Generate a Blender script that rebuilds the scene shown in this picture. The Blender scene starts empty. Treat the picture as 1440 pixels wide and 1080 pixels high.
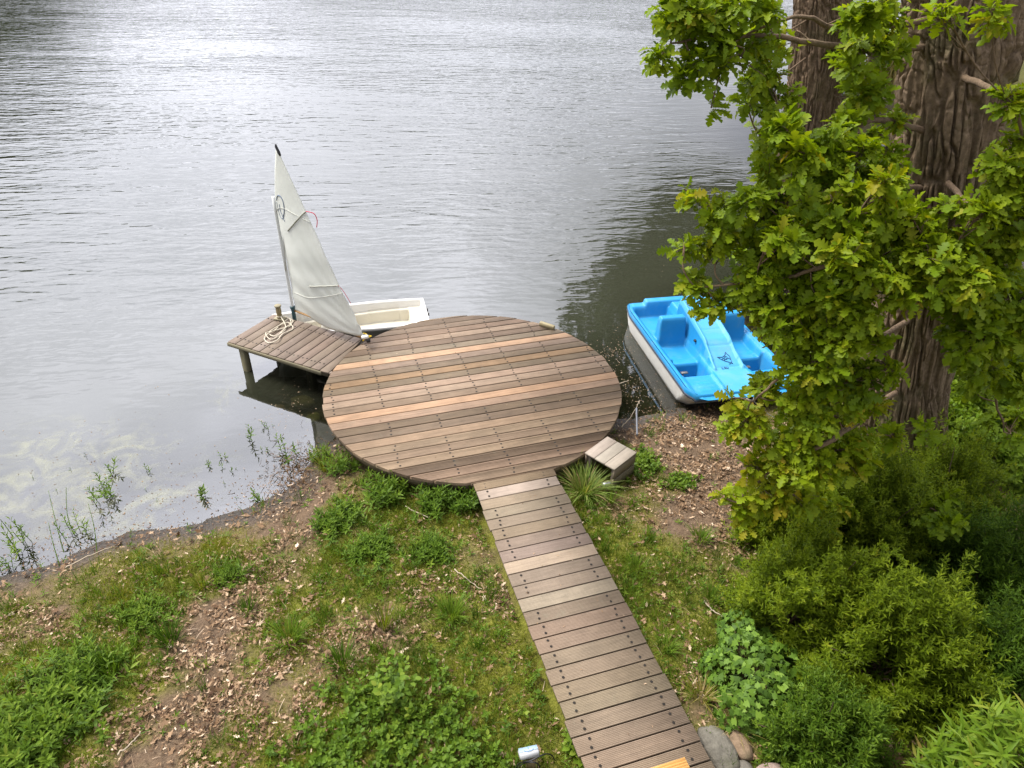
import bpy, math, random
import numpy as np
from math import radians as R, sin, cos, pi

random.seed(7)
rng = np.random.default_rng(7)
scene = bpy.context.scene
COL = scene.collection

# ------------------------------------------------------------------ camera
F_PX, PITCH, ROLL, CAM_H = 991.07, R(33.648), R(1.1366), 5.644
cam_d = bpy.data.cameras.new("camera")
cam_d.sensor_width = 36.0
cam_d.lens = F_PX / 1440.0 * 36.0
cam_d.clip_end = 2000.0
cam_d.clip_start = 0.05
cam = bpy.data.objects.new("camera", cam_d)
COL.objects.link(cam)
cam.location = (0, 0, CAM_H)
from mathutils import Matrix, Vector
cam.rotation_euler = (Matrix.Rotation(pi / 2 - PITCH, 3, 'X') @ Matrix.Rotation(ROLL, 3, 'Z')).to_euler()
scene.camera = cam


def ray(px, py):
    x = (px - 720) / F_PX
    y = -(py - 540) / F_PX
    c, s = cos(ROLL), sin(ROLL)
    x, y = c * x - s * y, s * x + c * y
    return np.array([x, cos(PITCH) + y * sin(PITCH), -sin(PITCH) + y * cos(PITCH)])


def at(px, py, z=0.0):
    """ground point seen at a photo pixel on the level z"""
    d = ray(px, py)
    t = (z - CAM_H) / d[2]
    return np.array([0, 0, CAM_H]) + d * t


def atY(px, py, Y):
    """point seen at a photo pixel at the distance Y in front of the camera"""
    d = ray(px, py)
    return np.array([0, 0, CAM_H]) + d * (Y / d[1])


# ------------------------------------------------------------------ numpy noise
def _hash(ix, iy, seed):
    h = (ix.astype(np.int64) * 374761393 + iy.astype(np.int64) * 668265263 + seed * 144269504) & 0x7fffffff
    h = ((h ^ (h >> 13)) * 1274126177) & 0x7fffffff
    h = h ^ (h >> 16)
    return (h & 0xffff) / 65535.0


def vnoise(x, y, seed=0, perx=None):
    x = np.asarray(x, float); y = np.asarray(y, float)
    ix = np.floor(x); iy = np.floor(y)
    fx = x - ix; fy = y - iy
    fx = fx * fx * (3 - 2 * fx); fy = fy * fy * (3 - 2 * fy)
    ix = ix.astype(np.int64); iy = iy.astype(np.int64)
    ix1 = ix + 1
    if perx:
        ix = ix % perx; ix1 = ix1 % perx
    a = _hash(ix, iy, seed); b = _hash(ix1, iy, seed)
    c = _hash(ix, iy + 1, seed); d = _hash(ix1, iy + 1, seed)
    return (a * (1 - fx) + b * fx) * (1 - fy) + (c * (1 - fx) + d * fx) * fy


def fbm(x, y, seed=0, oct=4, perx=None):
    v = 0.0; a = 0.5; t = 0
    for o in range(oct):
        v = v + a * vnoise(x, y, seed + o * 17, perx)
        t += a
        x = x * 2; y = y * 2; a *= 0.5
        if perx:
            perx *= 2
    return v / t


def smooth(e0, e1, x):
    t = np.clip((np.asarray(x, float) - e0) / (e1 - e0), 0, 1)
    return t * t * (3 - 2 * t)


# ------------------------------------------------------------------ mesh helpers
def build(name, V, faces, mat, parent=None, var=None, tint=None, uv=None, smooth_shade=False, loc=None):
    """link one mesh object. V (n,3); faces: (m,k) array, or list of arrays / lists of index lists"""
    V = np.asarray(V, np.float32).reshape(-1, 3)
    if isinstance(faces, np.ndarray):
        faces = [faces]
    loops = []; totals = []
    for f in faces:
        if isinstance(f, np.ndarray):
            loops.append(f.astype(np.int32).ravel())
            totals.append(np.full(len(f), f.shape[1], np.int32))
        else:
            loops.append(np.array(f, np.int32)); totals.append(np.array([len(f)], np.int32))
    L = np.concatenate(loops); T = np.concatenate(totals)
    S = np.concatenate([[0], np.cumsum(T)[:-1]]).astype(np.int32)
    me = bpy.data.meshes.new(name)
    me.vertices.add(len(V)); me.vertices.foreach_set('co', V.ravel())
    me.loops.add(len(L)); me.loops.foreach_set('vertex_index', L)
    me.polygons.add(len(T)); me.polygons.foreach_set('loop_start', S)
    try:
        me.polygons.foreach_set('loop_total', T)
    except Exception:
        pass
    if smooth_shade:
        me.polygons.foreach_set('use_smooth', np.ones(len(T), bool))
    me.update(calc_edges=True)
    me.validate(verbose=False)
    if var is not None:
        a = me.attributes.new('var', 'FLOAT', 'POINT')
        a.data.foreach_set('value', np.asarray(var, np.float32))
    if tint is not None:
        a = me.attributes.new('tint', 'FLOAT_COLOR', 'POINT')
        t = np.asarray(tint, np.float32)
        if t.shape[1] == 3:
            t = np.concatenate([t, np.ones((len(t), 1), np.float32)], 1)
        a.data.foreach_set('color', t.ravel())
    if mat is not None:
        me.materials.append(mat)
    o = bpy.data.objects.new(name, me)
    COL.objects.link(o)
    if parent is not None:
        o.parent = parent
    if loc is not None:
        o.location = loc
    return o


class MB:
    """collects shapes into one mesh"""
    def __init__(self):
        self.V = []; self.F = []; self.T = []; self.n = 0

    def add(self, V, F, tint=None):
        V = np.asarray(V, float).reshape(-1, 3)
        for f in (F if isinstance(F, list) else [F]):
            if isinstance(f, np.ndarray):
                self.F.append(f + self.n)
            else:
                self.F.append([i + self.n for i in f])
        self.V.append(V); self.n += len(V)
        self.T.append(np.tile(np.array(tint if tint is not None else (1, 1, 1)), (len(V), 1)))
        return self

    def box(self, c, s, M=None, tint=None, bev=0.0):
        """box with centre c, size s, small chamfer"""
        hx, hy, hz = s[0] / 2, s[1] / 2, s[2] / 2
        b = min(bev, hx * .45, hy * .45, hz * .45)
        if b <= 0:
            V = np.array([[x, y, z] for z in (-hz, hz) for x, y in ((-hx, -hy), (hx, -hy), (hx, hy), (-hx, hy))], float)
            F = [[3, 2, 1, 0], [4, 5, 6, 7], [0, 1, 5, 4], [1, 2, 6, 5], [2, 3, 7, 6], [3, 0, 4, 7]]
        else:
            def ring(ax, ay, z):
                return [[-ax + b, -ay, z], [ax - b, -ay, z], [ax, -ay + b, z], [ax, ay - b, z], [ax - b, ay, z], [-ax + b, ay, z], [-ax, ay - b, z], [-ax, -ay + b, z]]
            V = np.array(ring(hx - b, hy - b, -hz) + ring(hx, hy, -hz + b) + ring(hx, hy, hz - b) + ring(hx - b, hy - b, hz), float)
            F = [list(range(7, -1, -1)), list(range(24, 32))]
            for r in range(3):
                for i in range(8):
                    j = (i + 1) % 8
                    F.append([r * 8 + i, r * 8 + j, r * 8 + 8 + j, r * 8 + 8 + i])
        if M is not None:
            V = V @ np.array(M).T
        return self.add(V + np.array(c), F, tint)

    def tube(self, P, rad, sides=8, tint=None, cap=True):
        V, F = tube(P, rad, sides, cap)
        return self.add(V, F, tint)

    def build(self, name, mat, parent=None, smooth_shade=False, loc=None):
        return build(name, np.concatenate(self.V), self.F, mat, parent, tint=np.concatenate(self.T), smooth_shade=smooth_shade, loc=loc)


def tube(P, rad, sides=8, cap=True):
    P = np.asarray(P, float); n = len(P)
    rad = np.broadcast_to(np.asarray(rad, float), (n,))
    T = np.gradient(P, axis=0); T /= np.linalg.norm(T, axis=1, keepdims=True) + 1e-9
    up = np.array([0.0, 0, 1.0])
    if abs(T[0] @ up) > .9:
        up = np.array([1.0, 0, 0])
    V = np.zeros((n, sides, 3)); a = np.arange(sides) / sides * 2 * pi
    u = up - T[0] * (up @ T[0]); u /= np.linalg.norm(u)
    for i in range(n):
        u = u - T[i] * (u @ T[i]); u /= np.linalg.norm(u) + 1e-9
        w = np.cross(T[i], u)
        V[i] = P[i] + rad[i] * (np.cos(a)[:, None] * u + np.sin(a)[:, None] * w)
    i = np.arange(n - 1)[:, None]; j = np.arange(sides)[None]; k = (j + 1) % sides
    F = np.stack([i * sides + j, i * sides + k, (i + 1) * sides + k, (i + 1) * sides + j], -1).reshape(-1, 4)
    out = [F]
    if cap:
        out += [list(range(sides - 1, -1, -1)), list(range((n - 1) * sides, n * sides))]
    return V.reshape(-1, 3), out


def spline(P, n=40):
    P = np.asarray(P, float); m = len(P)
    t = np.linspace(0, m - 1, n); i = np.clip(t.astype(int), 0, m - 2); f = (t - i)[:, None]
    p0 = P[np.clip(i - 1, 0, m - 1)]; p1 = P[i]; p2 = P[i + 1]; p3 = P[np.clip(i + 2, 0, m - 1)]
    return .5 * (2 * p1 + (p2 - p0) * f + (2 * p0 - 5 * p1 + 4 * p2 - p3) * f ** 2 + (3 * p1 - p0 - 3 * p2 + p3) * f ** 3)


def empty(name, loc=(0, 0, 0), rz=0.0):
    o = bpy.data.objects.new(name, None); COL.objects.link(o)
    o.location = tuple(float(v) for v in loc); o.rotation_euler = (0, 0, rz); o.empty_display_size = .2
    return o


def tag(o, label=None, cat=None, group=None, kind=None):
    if label: o['label'] = label
    if cat: o['category'] = cat
    if group: o['group'] = group
    if kind: o['kind'] = kind
    return o


def nrm(v):
    v = np.asarray(v, float)
    return v / (np.linalg.norm(v, axis=-1, keepdims=True) + 1e-9)


def place(TV, TF, pos, ydir, normal, scale, wscale=None):
    """many copies of a small template (leaf, blade) in one pair of arrays"""
    y = nrm(ydir); x = nrm(np.cross(y, normal)); z = np.cross(x, y)
    s = np.asarray(scale, float)[:, None, None]
    ws = s if wscale is None else np.asarray(wscale, float)[:, None, None]
    V = pos[:, None] + ws * TV[None, :, 0:1] * x[:, None] + s * TV[None, :, 1:2] * y[:, None] + s * TV[None, :, 2:3] * z[:, None]
    k = len(TV); off = (np.arange(len(pos)) * k)[:, None, None]
    F = [(f[None] + off).reshape(-1, f.shape[1]) for f in TF]
    return V.reshape(-1, 3), F


def merge(parts):
    Vs = []; Fs = []; Ws = []; n = 0
    for V, F, w in parts:
        Vs.append(V); Fs += [f + n for f in F]; n += len(V); Ws.append(w)
    return np.concatenate(Vs), Fs, np.concatenate(Ws)


# ------------------------------------------------------------------ materials
def mat_new(name):
    m = bpy.data.materials.new(name); m.use_nodes = True
    nt = m.node_tree
    for n in list(nt.nodes): nt.nodes.remove(n)
    out = nt.nodes.new('ShaderNodeOutputMaterial')
    return m, nt, out


def N(nt, t, **kw):
    n = nt.nodes.new(t)
    for k, v in kw.items():
        if k in n.inputs: n.inputs[k].default_value = v
        else: setattr(n, k, v)
    return n


def mixc(nt, fac, a, b, mode='MIX'):
    n = nt.nodes.new('ShaderNodeMix'); n.data_type = 'RGBA'; n.blend_type = mode
    for sock, v in ((n.inputs[0], fac), (n.inputs[6], a), (n.inputs[7], b)):
        if hasattr(v, 'is_output'): nt.links.new(v, sock)
        elif isinstance(v, (int, float)): sock.default_value = v
        else: sock.default_value = (*v, 1) if len(v) == 3 else v
    return n.outputs[2]


def math_n(nt, op, a, b=None, c=None, clamp=False):
    n = nt.nodes.new('ShaderNodeMath'); n.operation = op; n.use_clamp = clamp
    for s, v in zip(n.inputs, (a, b, c)):
        if v is None: continue
        if hasattr(v, 'is_output'): nt.links.new(v, s)
        else: s.default_value = v
    return n.outputs[0]


def ramp(nt, fac, stops, interp='LINEAR'):
    n = nt.nodes.new('ShaderNodeValToRGB'); e = n.color_ramp.elements; n.color_ramp.interpolation = interp
    while len(e) < len(stops): e.new(.5)
    for el, (p, c) in zip(e, stops):
        el.position = p
        el.color = (*c, 1) if hasattr(c, '__len__') else (c, c, c, 1)
    nt.links.new(fac, n.inputs[0])
    return n.outputs[0]


def noise(nt, vec, scale, detail=4, rough=.55, dist=0.0, dim='3D', w=None):
    n = nt.nodes.new('ShaderNodeTexNoise'); n.noise_dimensions = dim
    n.inputs['Scale'].default_value = scale; n.inputs['Detail'].default_value = detail
    n.inputs['Roughness'].default_value = rough; n.inputs['Distortion'].default_value = dist
    if vec is not None: nt.links.new(vec, n.inputs['Vector'])
    if w is not None: nt.links.new(w, n.inputs['W'])
    return n.outputs['Fac']


def mapping(nt, vec, scale=(1, 1, 1), loc=(0, 0, 0), rot=(0, 0, 0)):
    n = nt.nodes.new('ShaderNodeMapping')
    n.inputs['Scale'].default_value = scale; n.inputs['Location'].default_value = loc; n.inputs['Rotation'].default_value = rot
    nt.links.new(vec, n.inputs['Vector'])
    return n.outputs[0]


def coord(nt, which='Object'):
    return nt.nodes.new('ShaderNodeTexCoord').outputs[which]


def attr(nt, name, out='Fac'):
    n = nt.nodes.new('ShaderNodeAttribute'); n.attribute_name = name
    return n.outputs[out]


def bump(nt, h, strength=.5, dist=.01, normal=None):
    n = nt.nodes.new('ShaderNodeBump'); n.inputs['Strength'].default_value = strength; n.inputs['Distance'].default_value = dist
    nt.links.new(h, n.inputs['Height'])
    if normal is not None: nt.links.new(normal, n.inputs['Normal'])
    return n.outputs[0]


def principled(nt, out, base, rough=.6, spec=.3, normal=None, metal=0.0):
    p = nt.nodes.new('ShaderNodeBsdfPrincipled')
    if hasattr(base, 'is_output'): nt.links.new(base, p.inputs['Base Color'])
    else: p.inputs['Base Color'].default_value = (*base, 1)
    if hasattr(rough, 'is_output'): nt.links.new(rough, p.inputs['Roughness'])
    else: p.inputs['Roughness'].default_value = rough
    p.inputs['Specular IOR Level'].default_value = spec; p.inputs['Metallic'].default_value = metal
    if normal is not None: nt.links.new(normal, p.inputs['Normal'])
    if out is not None: nt.links.new(p.outputs[0], out.inputs['Surface'])
    return p


def leaf_mat(name, stops, trans=.35, rough=.5, spec=.16, tcol=(1.25, 1.2, .5)):
    m, nt, out = mat_new(name)
    c = ramp(nt, attr(nt, 'var'), stops)
    p = principled(nt, None, c, rough, spec)
    t = N(nt, 'ShaderNodeBsdfTranslucent')
    nt.links.new(mixc(nt, 1.0, c, tcol, 'MULTIPLY'), t.inputs['Color'])
    mx = N(nt, 'ShaderNodeMixShader'); mx.inputs[0].default_value = trans
    nt.links.new(p.outputs[0], mx.inputs[1]); nt.links.new(t.outputs[0], mx.inputs[2])
    nt.links.new(mx.outputs[0], out.inputs['Surface'])
    return m


def wood_mat(name, grain_axis='X', blotch=.35, grain=.45, ribs=0, rough=.75):
    """weathered boards: the colour of each board comes from its 'tint'"""
    m, nt, out = mat_new(name)
    oc = coord(nt)
    tn = attr(nt, 'tint', 'Color')
    sep = N(nt, 'ShaderNodeSeparateColor'); nt.links.new(tn, sep.inputs[0])
    w = math_n(nt, 'MULTIPLY', math_n(nt, 'ADD', sep.outputs[0], sep.outputs[2]), 37.0)
    sc = {'X': (.8, 15, 15), 'Y': (15, .8, 15), 'Z': (15, 15, .8)}[grain_axis]
    g = noise(nt, mapping(nt, oc, sc), 3.0, 5, .6, .4, '4D', w)
    g2 = noise(nt, mapping(nt, oc, tuple(v * 2.2 for v in sc)), 5.0, 3, .6, 0, '4D', w)
    b = noise(nt, oc, 2.2, 4, .6, .3, '4D', w)
    st = noise(nt, oc, 9.0, 3, .6, 0, '4D', w)
    k = math_n(nt, 'MULTIPLY_ADD', g, grain * 1.6, 1 - grain * .8)
    k = math_n(nt, 'MULTIPLY', k, math_n(nt, 'MULTIPLY_ADD', b, blotch * 2, 1 - blotch))
    k = math_n(nt, 'MULTIPLY', k, math_n(nt, 'MULTIPLY_ADD', g2, .5, .75))
    k = math_n(nt, 'MULTIPLY', k, math_n(nt, 'MULTIPLY_ADD', st, .4, .8))
    vm = N(nt, 'ShaderNodeVectorMath', operation='SCALE')
    nt.links.new(tn, vm.inputs[0]); nt.links.new(k, vm.inputs['Scale'])
    lich = ramp(nt, noise(nt, oc, 6.0, 6, .7), [(.60, 0.0), (.72, 1.0)])
    base = mixc(nt, math_n(nt, 'MULTIPLY', lich, .22), vm.outputs[0], (.17, .17, .12))
    h = math_n(nt, 'ADD', g, math_n(nt, 'MULTIPLY', g2, .6))
    nrmb = bump(nt, h, .55, .004)
    if ribs:
        wv = N(nt, 'ShaderNodeTexWave', wave_type='BANDS', bands_direction='Y', Scale=ribs)
        nt.links.new(oc, wv.inputs['Vector'])
        nrmb = bump(nt, wv.outputs['Fac'], .35, .003, nrmb)
    principled(nt, out, base, rough, .25, nrmb)
    return m


def plain_mat(name, col, rough=.5, spec=.4, var=.12, metal=0.0, scale=8.0, bumpy=0.0, dirt=None):
    m, nt, out = mat_new(name)
    oc = coord(nt)
    n = noise(nt, oc, scale, 5, .6)
    c = mixc(nt, n, tuple(v * (1 - var) for v in col), tuple(min(1, v * (1 + var)) for v in col))
    if dirt:
        d = ramp(nt, noise(nt, oc, 3.2, 6, .65, .5), [(.5, 0.0), (.75, 1.0)])
        c = mixc(nt, math_n(nt, 'MULTIPLY', d, dirt[0]), c, dirt[1])
    nb = bump(nt, noise(nt, oc, scale * 6, 4), bumpy, .004) if bumpy else None
    principled(nt, out, c, rough, spec, nb, metal)
    return m


# ------------------------------------------------------------------ shore, ground height
NEAR = [(-220, -40), (-120, -10), (-60, -2), (-25, 1.5), (-12, 3.3), (-7, 4.25), (-5.6, 4.70), (-5.19, 4.86), (-4.79, 4.94), (-4.29, 5.26),
        (-3.87, 5.44), (-3.41, 5.55), (-2.93, 5.78), (-2.63, 6.15), (-2.43, 6.75), (-2.20, 7.15), (-1.4, 7.45), (-.5, 7.55), (.6, 7.55), (1.55, 7.62),
        (2.0, 7.85), (2.46, 7.92), (3.3, 8.55), (4.3, 9.9), (6.2, 11.2), (10, 13), (14, 17), (14.6, 20), (12.6, 22.2), (9.6, 22.8), (9.2, 25),
        (13, 29), (20, 37), (24, 46), (45, 62), (90, 80), (220, 90), (220, -220), (-220, -220)]
FAR = [(-300, 50), (-110, 58), (-70, 72), (-52, 95), (-44, 128), (-20, 175), (40, 215), (150, 170), (300, 150), (300, 330), (-300, 330)]
NEAR = np.array(NEAR, float); FAR = np.array(FAR, float)


def poly_sd(x, y, P):
    """signed distance, positive inside"""
    d = np.full(x.shape, 1e9); ins = np.zeros(x.shape, bool)
    for i in range(len(P)):
        a = P[i]; b = P[(i + 1) % len(P)]
        e = b - a; t = np.clip(((x - a[0]) * e[0] + (y - a[1]) * e[1]) / (e @ e), 0, 1)
        d = np.minimum(d, np.hypot(x - a[0] - t * e[0], y - a[1] - t * e[1]))
        c = ((a[1] > y) != (b[1] > y)) & (x < e[0] * (y - a[1]) / (e[1] + 1e-12) + a[0])
        ins ^= c
    return np.where(ins, d, -d)


def shore_sd(x, y):
    x = np.asarray(x, float); y = np.asarray(y, float)
    s = np.maximum(poly_sd(x, y, NEAR), poly_sd(x, y, FAR))
    return s + .22 * (fbm(x * 1.3, y * 1.3, 5, 4) - .5) * np.clip(1 + np.abs(s) * .2, 1, 3)


def hgt_s(x, y, s):
    land = .33 * (1 - np.exp(-np.maximum(s, 0) / 1.9)) + .9 * smooth(12, 60, s)
    bed = -np.minimum(2.2, .16 * np.maximum(-s, 0) + .03 * np.maximum(-s, 0) ** 2)
    h = np.where(s > 0, land, bed)
    b = (fbm(x * 2.1, y * 2.1, 11, 4) - .5) * .10 + (fbm(x * 9, y * 9, 13, 3) - .5) * .035
    k = np.where(s > 0, smooth(0, .6, s) * .8 + .2, .5)
    return h + b * k


def hgt(x, y):
    x = np.atleast_1d(np.asarray(x, float)); y = np.atleast_1d(np.asarray(y, float))
    return hgt_s(x, y, shore_sd(x, y))


def H1(x, y):
    return float(hgt(x, y)[0])


# what grows where: spots given on the photo, kept as ground points (x, y, radius, strength)
def spots(L, z=.3):
    out = []
    for px, py, r, s in L:
        p = at(px, py, z); q = at(px + r, py, z)
        out.append((p[0], p[1], abs(q[0] - p[0]), s))
    return out


LITTER = spots([(330, 930, 75, 1.1), (270, 985, 85, 1.0), (480, 905, 55, .8), (220, 1050, 60, .8), (300, 850, 55, 1.1), (430, 1010, 55, .55), (420, 760, 50, .5),
                (360, 790, 60, .5), (700, 790, 40, .4), (980, 700, 60, .8), (1000, 640, 70, .7), (940, 590, 70, .6), (640, 830, 60, .5), (570, 870, 60, .6), (1000, 1010, 40, .9),
                (990, 960, 30, .8), (870, 720, 25, .5), (700, 850, 30, .5), (140, 880, 50, .6), (60, 870, 40, .5), (385, 1050, 60, .6), (1030, 760, 30, .5)])
GREEN = spots([(120, 930, 90, 1.2), (60, 1010, 90, 1.2), (180, 850, 90, .8), (400, 880, 60, .9), (500, 790, 90, .9), (600, 740, 90, 1.0), (640, 850, 60, 1.0), (700, 930, 90, 1.1),
               (640, 1000, 110, 1.2), (560, 1050, 110, 1.1), (760, 1010, 70, 1.1), (900, 790, 70, 1.0), (960, 850, 80, .9), (930, 900, 60, .9), (890, 640, 40, 1.0), (960, 670, 40, .7), (1000, 890, 50, .8),
               (480, 1060, 70, .9), (330, 1070, 60, .5), (280, 790, 70, .7), (820, 720, 50, .8), (860, 790, 40, .9), (1010, 940, 30, .6), (420, 1060, 70, .6), (550, 960, 70, .7)])
BARE = spots([(950, 600, 90, 1.0), (1010, 640, 60, .8), (985, 712, 55, 1.1), (930, 720, 30, .5), (60, 810, 130, .45), (400, 700, 45, .7), (430, 660, 40, .8), (300, 855, 35, 1.0), (320, 760, 60, .25)])


def field(x, y, S):
    v = np.zeros(np.shape(x))
    for a, b, r, s in S:
        v = v + s * np.exp(-((x - a) ** 2 + (y - b) ** 2) / (r * r) * .9)
    return v


def cover(x, y, s):
    g = field(x, y, GREEN); l = field(x, y, LITTER); b = field(x, y, BARE)
    n = fbm(x * 2.6, y * 2.6, 31, 4); n2 = fbm(x * 6, y * 6, 37, 3)
    green = np.clip(.52 + g * .75 - l * .5 - b * .75 + (n - .5) * 1.5 + (n2 - .5) * .9, 0, 1) * smooth(.02, .5, s)
    lit = np.clip(l * .9 - g * .3 + (n2 - .5) * 1.2 + .12, 0, 1) * smooth(.0, .3, s)
    return green, lit


# ------------------------------------------------------------------ terrain sheet
def axis(a, b, step, lo, hi, grow=1.16):
    v = list(np.arange(a, b, step))
    d = step; x = v[-1]
    while x < hi:
        d *= grow; x += d; v.append(x)
    d = step; x = a; pre = []
    while x > lo:
        d *= grow; x -= d; pre.append(x)
    return np.array(pre[::-1] + v)


def grid_faces(nx, ny):
    i = np.arange(ny - 1)[:, None]; j = np.arange(nx - 1)[None]
    return np.stack([i * nx + j, i * nx + j + 1, (i + 1) * nx + j + 1, (i + 1) * nx + j], -1).reshape(-1, 4)


gx = axis(-5.6, 5.6, .05, -900, 900); gy = axis(1.6, 10.5, .05, -300, 900)
X, Y = np.meshgrid(gx, gy); SD = shore_sd(X, Y); Z = hgt_s(X, Y, SD)
CG, CL = cover(X, Y, SD)
tint = np.stack([CG, CL, np.clip(SD * .25 + .5, 0, 1)], -1).reshape(-1, 3)

m, nt, out = mat_new('ground_soil')
oc = coord(nt); tn = attr(nt, 'tint', 'Color'); sp = N(nt, 'ShaderNodeSeparateColor'); nt.links.new(tn, sp.inputs[0])
n1 = noise(nt, oc, 7.0, 6, .65, .3); n2 = noise(nt, oc, 38.0, 5, .7); n3 = noise(nt, oc, 1.2, 4)
soil = ramp(nt, n2, [(.25, (.030, .018, .010)), (.5, (.092, .060, .034)), (.75, (.22, .155, .095))])
soil = mixc(nt, ramp(nt, n1, [(.4, 0.0), (.7, 1.0)]), soil, (.125, .080, .045))
moss = ramp(nt, n2, [(.25, (.050, .056, .006)), (.5, (.135, .140, .013)), (.8, (.25, .23, .04))])
gm = math_n(nt, 'MULTIPLY', sp.outputs[0], math_n(nt, 'MULTIPLY_ADD', n1, 1.6, .15), clamp=True)
c = mixc(nt, gm, soil, moss)
wet = ramp(nt, math_n(nt, 'ADD', sp.outputs[2], math_n(nt, 'MULTIPLY_ADD', n1, .06, -.03)), [(.50, 1.0), (.535, .75), (.60, 0.0)])
mud = ramp(nt, n2, [(.3, (.018, .014, .010)), (.55, (.05, .040, .030)), (.8, (.12, .10, .08))])
c = mixc(nt, wet, c, mud)
bedc = ramp(nt, noise(nt, oc, 4.0, 6, .7, .6), [(.35, (.012, .010, .005)), (.55, (.034, .030, .013)), (.68, (.075, .08, .03)), (.8, (.16, .15, .08))])
c = mixc(nt, ramp(nt, sp.outputs[2], [(.44, 1.0), (.50, 0.0)]), c, bedc)
hb = math_n(nt, 'ADD', n2, math_n(nt, 'MULTIPLY', n1, 1.5))
rg = math_n(nt, 'MULTIPLY_ADD', wet, -.45, .9)
principled(nt, out, c, rg, .3, bump(nt, hb, .8, .03))
ground = build('ground', np.stack([X, Y, Z], -1), grid_faces(len(gx), len(gy)), m, tint=tint, smooth_shade=True)
tag(ground, 'brown earth and moss bank sloping down into the lake', 'ground', kind='structure')

# ------------------------------------------------------------------ water
wx = axis(-8, 8, .12, -900, 900, 1.12); wy = axis(3, 14, .12, -300, 900, 1.12)
WX, WY = np.meshgrid(wx, wy); WS = shore_sd(WX, WY)
calm = np.clip(smooth(1.2, 9.0, -WS), 0, 1)
shal = np.clip(1 - smooth(.2, 3.2, -WS), 0, 1)
# a film of pollen and algae that has drifted in along the left shore
FILM = spots([(60, 640, 90, .9), (170, 645, 70, .9), (110, 700, 120, .5), (230, 720, 70, .5), (320, 560, 50, .5), (300, 540, 40, .5), (40, 690, 80, .6), (270, 690, 40, .4), (330, 640, 50, .3),
              (150, 745, 70, .6), (380, 600, 30, .25)], 0)
film = np.clip(field(WX, WY, FILM), 0, 1)
m, nt, out = mat_new('lake_water')
oc = coord(nt); tn = attr(nt, 'tint', 'Color'); sp = N(nt, 'ShaderNodeSeparateColor'); nt.links.new(tn, sp.inputs[0])
calmO, shalO, filmO = sp.outputs[0], sp.outputs[1], sp.outputs[2]
warp = mapping(nt, oc, (1, 1, 1), rot=(0, 0, R(-6)))
w0 = noise(nt, mapping(nt, warp, (.5, 1.7, 1), (1, 5, 0)), .5, 1, .5, .4)
w1 = noise(nt, mapping(nt, warp, (.70, 2.1, 1)), 1.55, 1, .5, .6)
w2 = noise(nt, mapping(nt, warp, (1.0, 2.4, 1), (3, 1, 0)), 3.4, 1, .5, .4)
w3 = noise(nt, mapping(nt, warp, (1, 1.9, 1), (7, 4, 0)), 9.0, 1, .5)
gust = ramp(nt, noise(nt, mapping(nt, oc, (.5, 1.0, 1)), .12, 3, .5), [(.38, .55), (.62, 1.25)])
hh = math_n(nt, 'MULTIPLY', w1, .040)
hh = math_n(nt, 'MULTIPLY_ADD', w2, .0165, hh)
hh = math_n(nt, 'MULTIPLY_ADD', w0, .045, hh)
hh = math_n(nt, 'MULTIPLY_ADD', w3, .0020, hh)
amp = math_n(nt, 'MULTIPLY', math_n(nt, 'MULTIPLY_ADD', calmO, .97, .03), gust)
hh = math_n(nt, 'MULTIPLY', hh, amp)
nb = bump(nt, hh, 1.0, 1.0)
fr = N(nt, 'ShaderNodeFresnel', IOR=1.75); nt.links.new(nb, fr.inputs['Normal'])
gl = N(nt, 'ShaderNodeBsdfGlossy', Roughness=.03); gl.inputs['Color'].default_value = (1, 1, 1, 1); nt.links.new(nb, gl.inputs['Normal'])
tr = N(nt, 'ShaderNodeBsdfTransparent'); tr.inputs['Color'].default_value = (.62, .60, .42, 1)
df = N(nt, 'ShaderNodeBsdfDiffuse'); df.inputs['Color'].default_value = (.030, .032, .020, 1)
body = N(nt, 'ShaderNodeMixShader')
nt.links.new(math_n(nt, 'MULTIPLY_ADD', shalO, -.82, .95), body.inputs[0])
nt.links.new(tr.outputs[0], body.inputs[1]); nt.links.new(df.outputs[0], body.inputs[2])
surf = N(nt, 'ShaderNodeMixShader')
nt.links.new(fr.outputs[0], surf.inputs[0]); nt.links.new(body.outputs[0], surf.inputs[1]); nt.links.new(gl.outputs[0], surf.inputs[2])
scum = N(nt, 'ShaderNodeBsdfDiffuse'); scum.inputs['Color'].default_value = (.30, .30, .20, 1)
sn = noise(nt, mapping(nt, oc, (1, 1, 1)), 2.6, 9, .72, 1.0)
sf = ramp(nt, math_n(nt, 'ADD', math_n(nt, 'MULTIPLY', filmO, .16), sn), [(.60, 0.0), (.86, 1.0)])
sf = math_n(nt, 'MULTIPLY', sf, math_n(nt, 'MULTIPLY', filmO, .5))
top = N(nt, 'ShaderNodeMixShader')
nt.links.new(sf, top.inputs[0]); nt.links.new(surf.outputs[0], top.inputs[1]); nt.links.new(scum.outputs[0], top.inputs[2])
nt.links.new(top.outputs[0], out.inputs['Surface'])
water = build('water', np.stack([WX, WY, WX * 0], -1), grid_faces(len(wx), len(wy)), m, tint=np.stack([calm, shal, film], -1).reshape(-1, 3))
tag(water, 'grey rippled lake water, calm and scummy by the left bank', 'water', kind='structure')

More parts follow.
